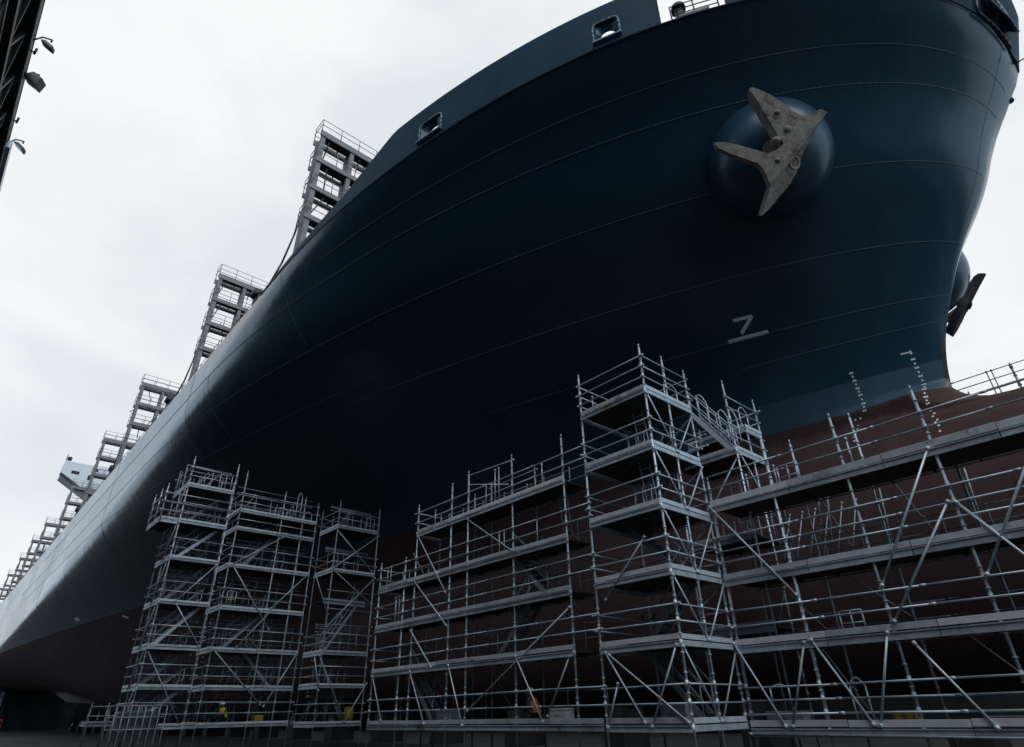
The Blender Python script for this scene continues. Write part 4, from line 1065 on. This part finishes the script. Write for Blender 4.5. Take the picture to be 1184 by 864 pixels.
for a in (29.0, 34.4, 24.0, 44.0):
    bm = B(); tube(bm, W(a, sy(a)+.05, STOP-.9), W(a, sy(a)+.4, STOP-.9), .04, 6); tube(bm, W(a, sy(a)+.4, STOP-1.0), W(a, sy(a)+.4, STOP-.6), .06, 6); obj('bracket', bm, M_DARK, sh)

def floodlight(s, du, out, size, tilt, label, slim):
    y = sy(s); root = thing('floodlight', label, 'floodlight', W(s, y+.1, STOP-.3), 'floodlights on the shed eaves')
    a = W(s, y+.1, STOP-.3); e = W(s-.1, y+out, STOP+.25+du); 
    bm = B(); path_tube(bm, [a, W(s, y+out*.5, STOP-.05+du), W(s-.1, y+out, STOP-.02+du), W(s-.1, y+out, STOP-.2+du)], .04, 8); obj('arm', bm, M_DARK, root)
    c = Vector((0,0,0)); w, h, d_ = size
    bm = B(); box(bm, (-w/2,-h/2,-d_/2), (w/2,h/2,d_/2))
    for v in bm.verts:
        if v.co.z > 0: v.co.x *= .72; v.co.y *= .72
    Mx = Matrix.Translation(W(s-.1, y+out, STOP-.30+du-h*.3)) @ Matrix.Rotation(tilt[2],4,'Z') @ Matrix.Rotation(tilt[1],4,'Y') @ Matrix.Rotation(tilt[0],4,'X')
    bmesh.ops.transform(bm, matrix=Mx, verts=bm.verts); obj('housing', bm, M_LAMP, root, bevel=.03)
    bm = B(); box(bm, (-w*.46,-h*.46,-d_/2-.02), (w*.46,h*.46,-d_/2+.0)); bmesh.ops.transform(bm, matrix=Mx, verts=bm.verts); obj('lens', bm, M_GLASS, root)
    return root
R_ = math.radians
floodlight(28.9, .3, .75, (.4,.75,.18), (R_(-38),0,R_(-25)), 'slim dark floodlight on a bent arm, uppermost on the eaves', True)
floodlight(31.6, .3, .62, (.72,.8,.55), (R_(-35),R_(10),R_(-25)), 'bulky box floodlight hung under the eaves, middle of three', False)
floodlight(37.3, .3, .75, (.45,.8,.2), (R_(-42),0,R_(-25)), 'slim dark floodlight lowest along the eaves, near the left edge', True)

# ------------------------------------------------------------------ sky, sun, camera
SUN_EL, SUN_AZ = math.radians(52), math.radians(0)
w = bpy.data.worlds.new('World'); SC.world = w; w.use_nodes = True
N, L = w.node_tree.nodes, w.node_tree.links
N.clear()
out = N.new('ShaderNodeOutputWorld'); bg = N.new('ShaderNodeBackground'); bg.inputs['Strength'].default_value = 0.1
sky = N.new('ShaderNodeTexSky'); sky.sky_type = 'NISHITA'; sky.sun_disc = False
sky.sun_elevation = SUN_EL; sky.air_density = 1.0; sky.dust_density = 3.0
tc = N.new('ShaderNodeTexCoord')
mp = N.new('ShaderNodeMapping'); mp.inputs['Scale'].default_value = (1.1, 1.1, 2.2); L.new(tc.outputs['Generated'], mp.inputs['Vector'])
n1 = N.new('ShaderNodeTexNoise'); n1.inputs['Scale'].default_value = 2.3; n1.inputs['Detail'].default_value = 6; n1.inputs['Roughness'].default_value = 0.5; n1.inputs['Distortion'].default_value = 0.3
L.new(mp.outputs['Vector'], n1.inputs['Vector'])
rp = N.new('ShaderNodeValToRGB'); rp.color_ramp.elements[0].position = 0.36; rp.color_ramp.elements[1].position = 0.62
CLOUD = 8.3
rp.color_ramp.elements[0].color = (.78,.835,.86,1); rp.color_ramp.elements[1].color = (.975,.99,.99,1)
L.new(n1.outputs['Fac'], rp.inputs['Fac'])
sc2 = N.new('ShaderNodeVectorMath'); sc2.operation = 'SCALE'; sc2.inputs['Scale'].default_value = CLOUD; L.new(rp.outputs['Color'], sc2.inputs[0])
mx = N.new('ShaderNodeMix'); mx.data_type = 'RGBA'; mx.inputs['Factor'].default_value = 0.93
L.new(sky.outputs['Color'], mx.inputs['A']); L.new(sc2.outputs['Vector'], mx.inputs['B'])
# unseen dark sky added over the quay side to dim the bulwark's reflections
dt = N.new('ShaderNodeVectorMath'); dt.operation = 'DOT_PRODUCT'; dt.inputs[1].default_value = Vector((0.12, -0.80, 0.58)).normalized()
nv = N.new('ShaderNodeVectorMath'); nv.operation = 'NORMALIZE'; L.new(tc.outputs['Generated'], nv.inputs[0]); L.new(nv.outputs['Vector'], dt.inputs[0])
mr = N.new('ShaderNodeMapRange'); mr.interpolation_type = 'SMOOTHSTEP'
mr.inputs['From Min'].default_value = 0.60; mr.inputs['From Max'].default_value = 0.92; mr.inputs['To Min'].default_value = 1.0; mr.inputs['To Max'].default_value = 0.38
L.new(dt.outputs['Value'], mr.inputs['Value'])
def wmix(f, A, Bc):
    n = N.new('ShaderNodeMix'); n.data_type = 'RGBA'; n.blend_type = 'MIX'
    L.new(f, n.inputs['Factor']); n.inputs['A'].default_value = (*A, 1); n.inputs['B'].default_value = (*Bc, 1); return n.outputs['Result']
def wmul(a_, b_):
    n = N.new('ShaderNodeVectorMath'); n.operation = 'MULTIPLY'; L.new(a_, n.inputs[0]); L.new(b_, n.inputs[1]); return n.outputs['Vector']
mr.inputs['To Min'].default_value = 0.0; mr.inputs['To Max'].default_value = 1.0
sp = N.new('ShaderNodeSeparateXYZ'); L.new(nv.outputs['Vector'], sp.inputs[0])
def ramp01(src, a_, b_):
    m_ = N.new('ShaderNodeMapRange'); m_.interpolation_type = 'SMOOTHSTEP'; m_.inputs['From Min'].default_value = a_; m_.inputs['From Max'].default_value = b_; L.new(src, m_.inputs['Value']); return m_.outputs['Result']
low = N.new('ShaderNodeMath'); low.operation = 'MULTIPLY'
ny = N.new('ShaderNodeMath'); ny.operation = 'MULTIPLY'; ny.inputs[1].default_value = -1; L.new(sp.outputs['Y'], ny.inputs[0])
nz = N.new('ShaderNodeMath'); nz.operation = 'SUBTRACT'; nz.inputs[0].default_value = 1; L.new(sp.outputs['Z'], nz.inputs[1])
L.new(ramp01(ny.outputs[0], 0.03, 0.20), low.inputs[0]); L.new(ramp01(nz.outputs[0], 0.44, 0.60), low.inputs[1])
colr = wmul(wmul(mx.outputs['Result'], wmix(mr.outputs['Result'], (1,1,1), (.19,.32,.46))), wmix(low.outputs[0], (1,1,1), (.88,1.05,1.22)))  # low quay-side sky also blued, added for the flank's reflections
colr = wmul(colr, wmix(ramp01(sp.outputs['X'], 0.30, 0.60), (1,1,1), (.66,.82,.98)))  # added blue tint of unseen sky ahead, cools the bow reflections
L.new(colr, bg.inputs['Color']); L.new(bg.outputs['Background'], out.inputs['Surface'])

sl = bpy.data.lights.new('sun', 'SUN'); sl.energy = 1.2; sl.angle = math.radians(60); sl.color = (1.0, .97, .93)
so = bpy.data.objects.new('sun', sl); COL.objects.link(so)
sd = Vector((0.70, -0.38, 0.92)).normalized()           # towards the sun
so.rotation_euler = sd.to_track_quat('Z', 'Y').to_euler(); so.location = (0, -50, 120)
sky.sun_elevation = math.asin(sd.z); sky.sun_rotation = math.atan2(sd.x, sd.y)

cam = bpy.data.cameras.new('camera'); co = bpy.data.objects.new('camera', cam); COL.objects.link(co); SC.camera = co
cam.sensor_width = 36.0; cam.sensor_fit = 'HORIZONTAL'; cam.lens = 694.916/1184*36.0
cam.clip_start = 0.05; cam.clip_end = 3000
th, ro, az = math.radians(29.549), math.radians(-1.1994), math.radians(42.005)
fw_h = Vector((-math.cos(az), math.sin(az), 0)); rt = Vector((math.sin(az), math.cos(az), 0)); up = Vector((0,0,1))
Fv = fw_h*math.cos(th) + up*math.sin(th); Uv = up*math.cos(th) - fw_h*math.sin(th)
R2 = rt*math.cos(ro) + Uv*math.sin(ro); U2 = Uv*math.cos(ro) - rt*math.sin(ro)
m = Matrix((R2, U2, -Fv)).transposed().to_4x4(); m.translation = Vector((0,0,EYE)); co.matrix_world = m

vs = SC.view_settings; vs.view_transform = 'Standard'; vs.look = 'None'; vs.gamma = 1.0; vs.exposure = 0.3; vs.use_curve_mapping = False
SC.cycles.max_bounces = 6; SC.cycles.use_denoising = True
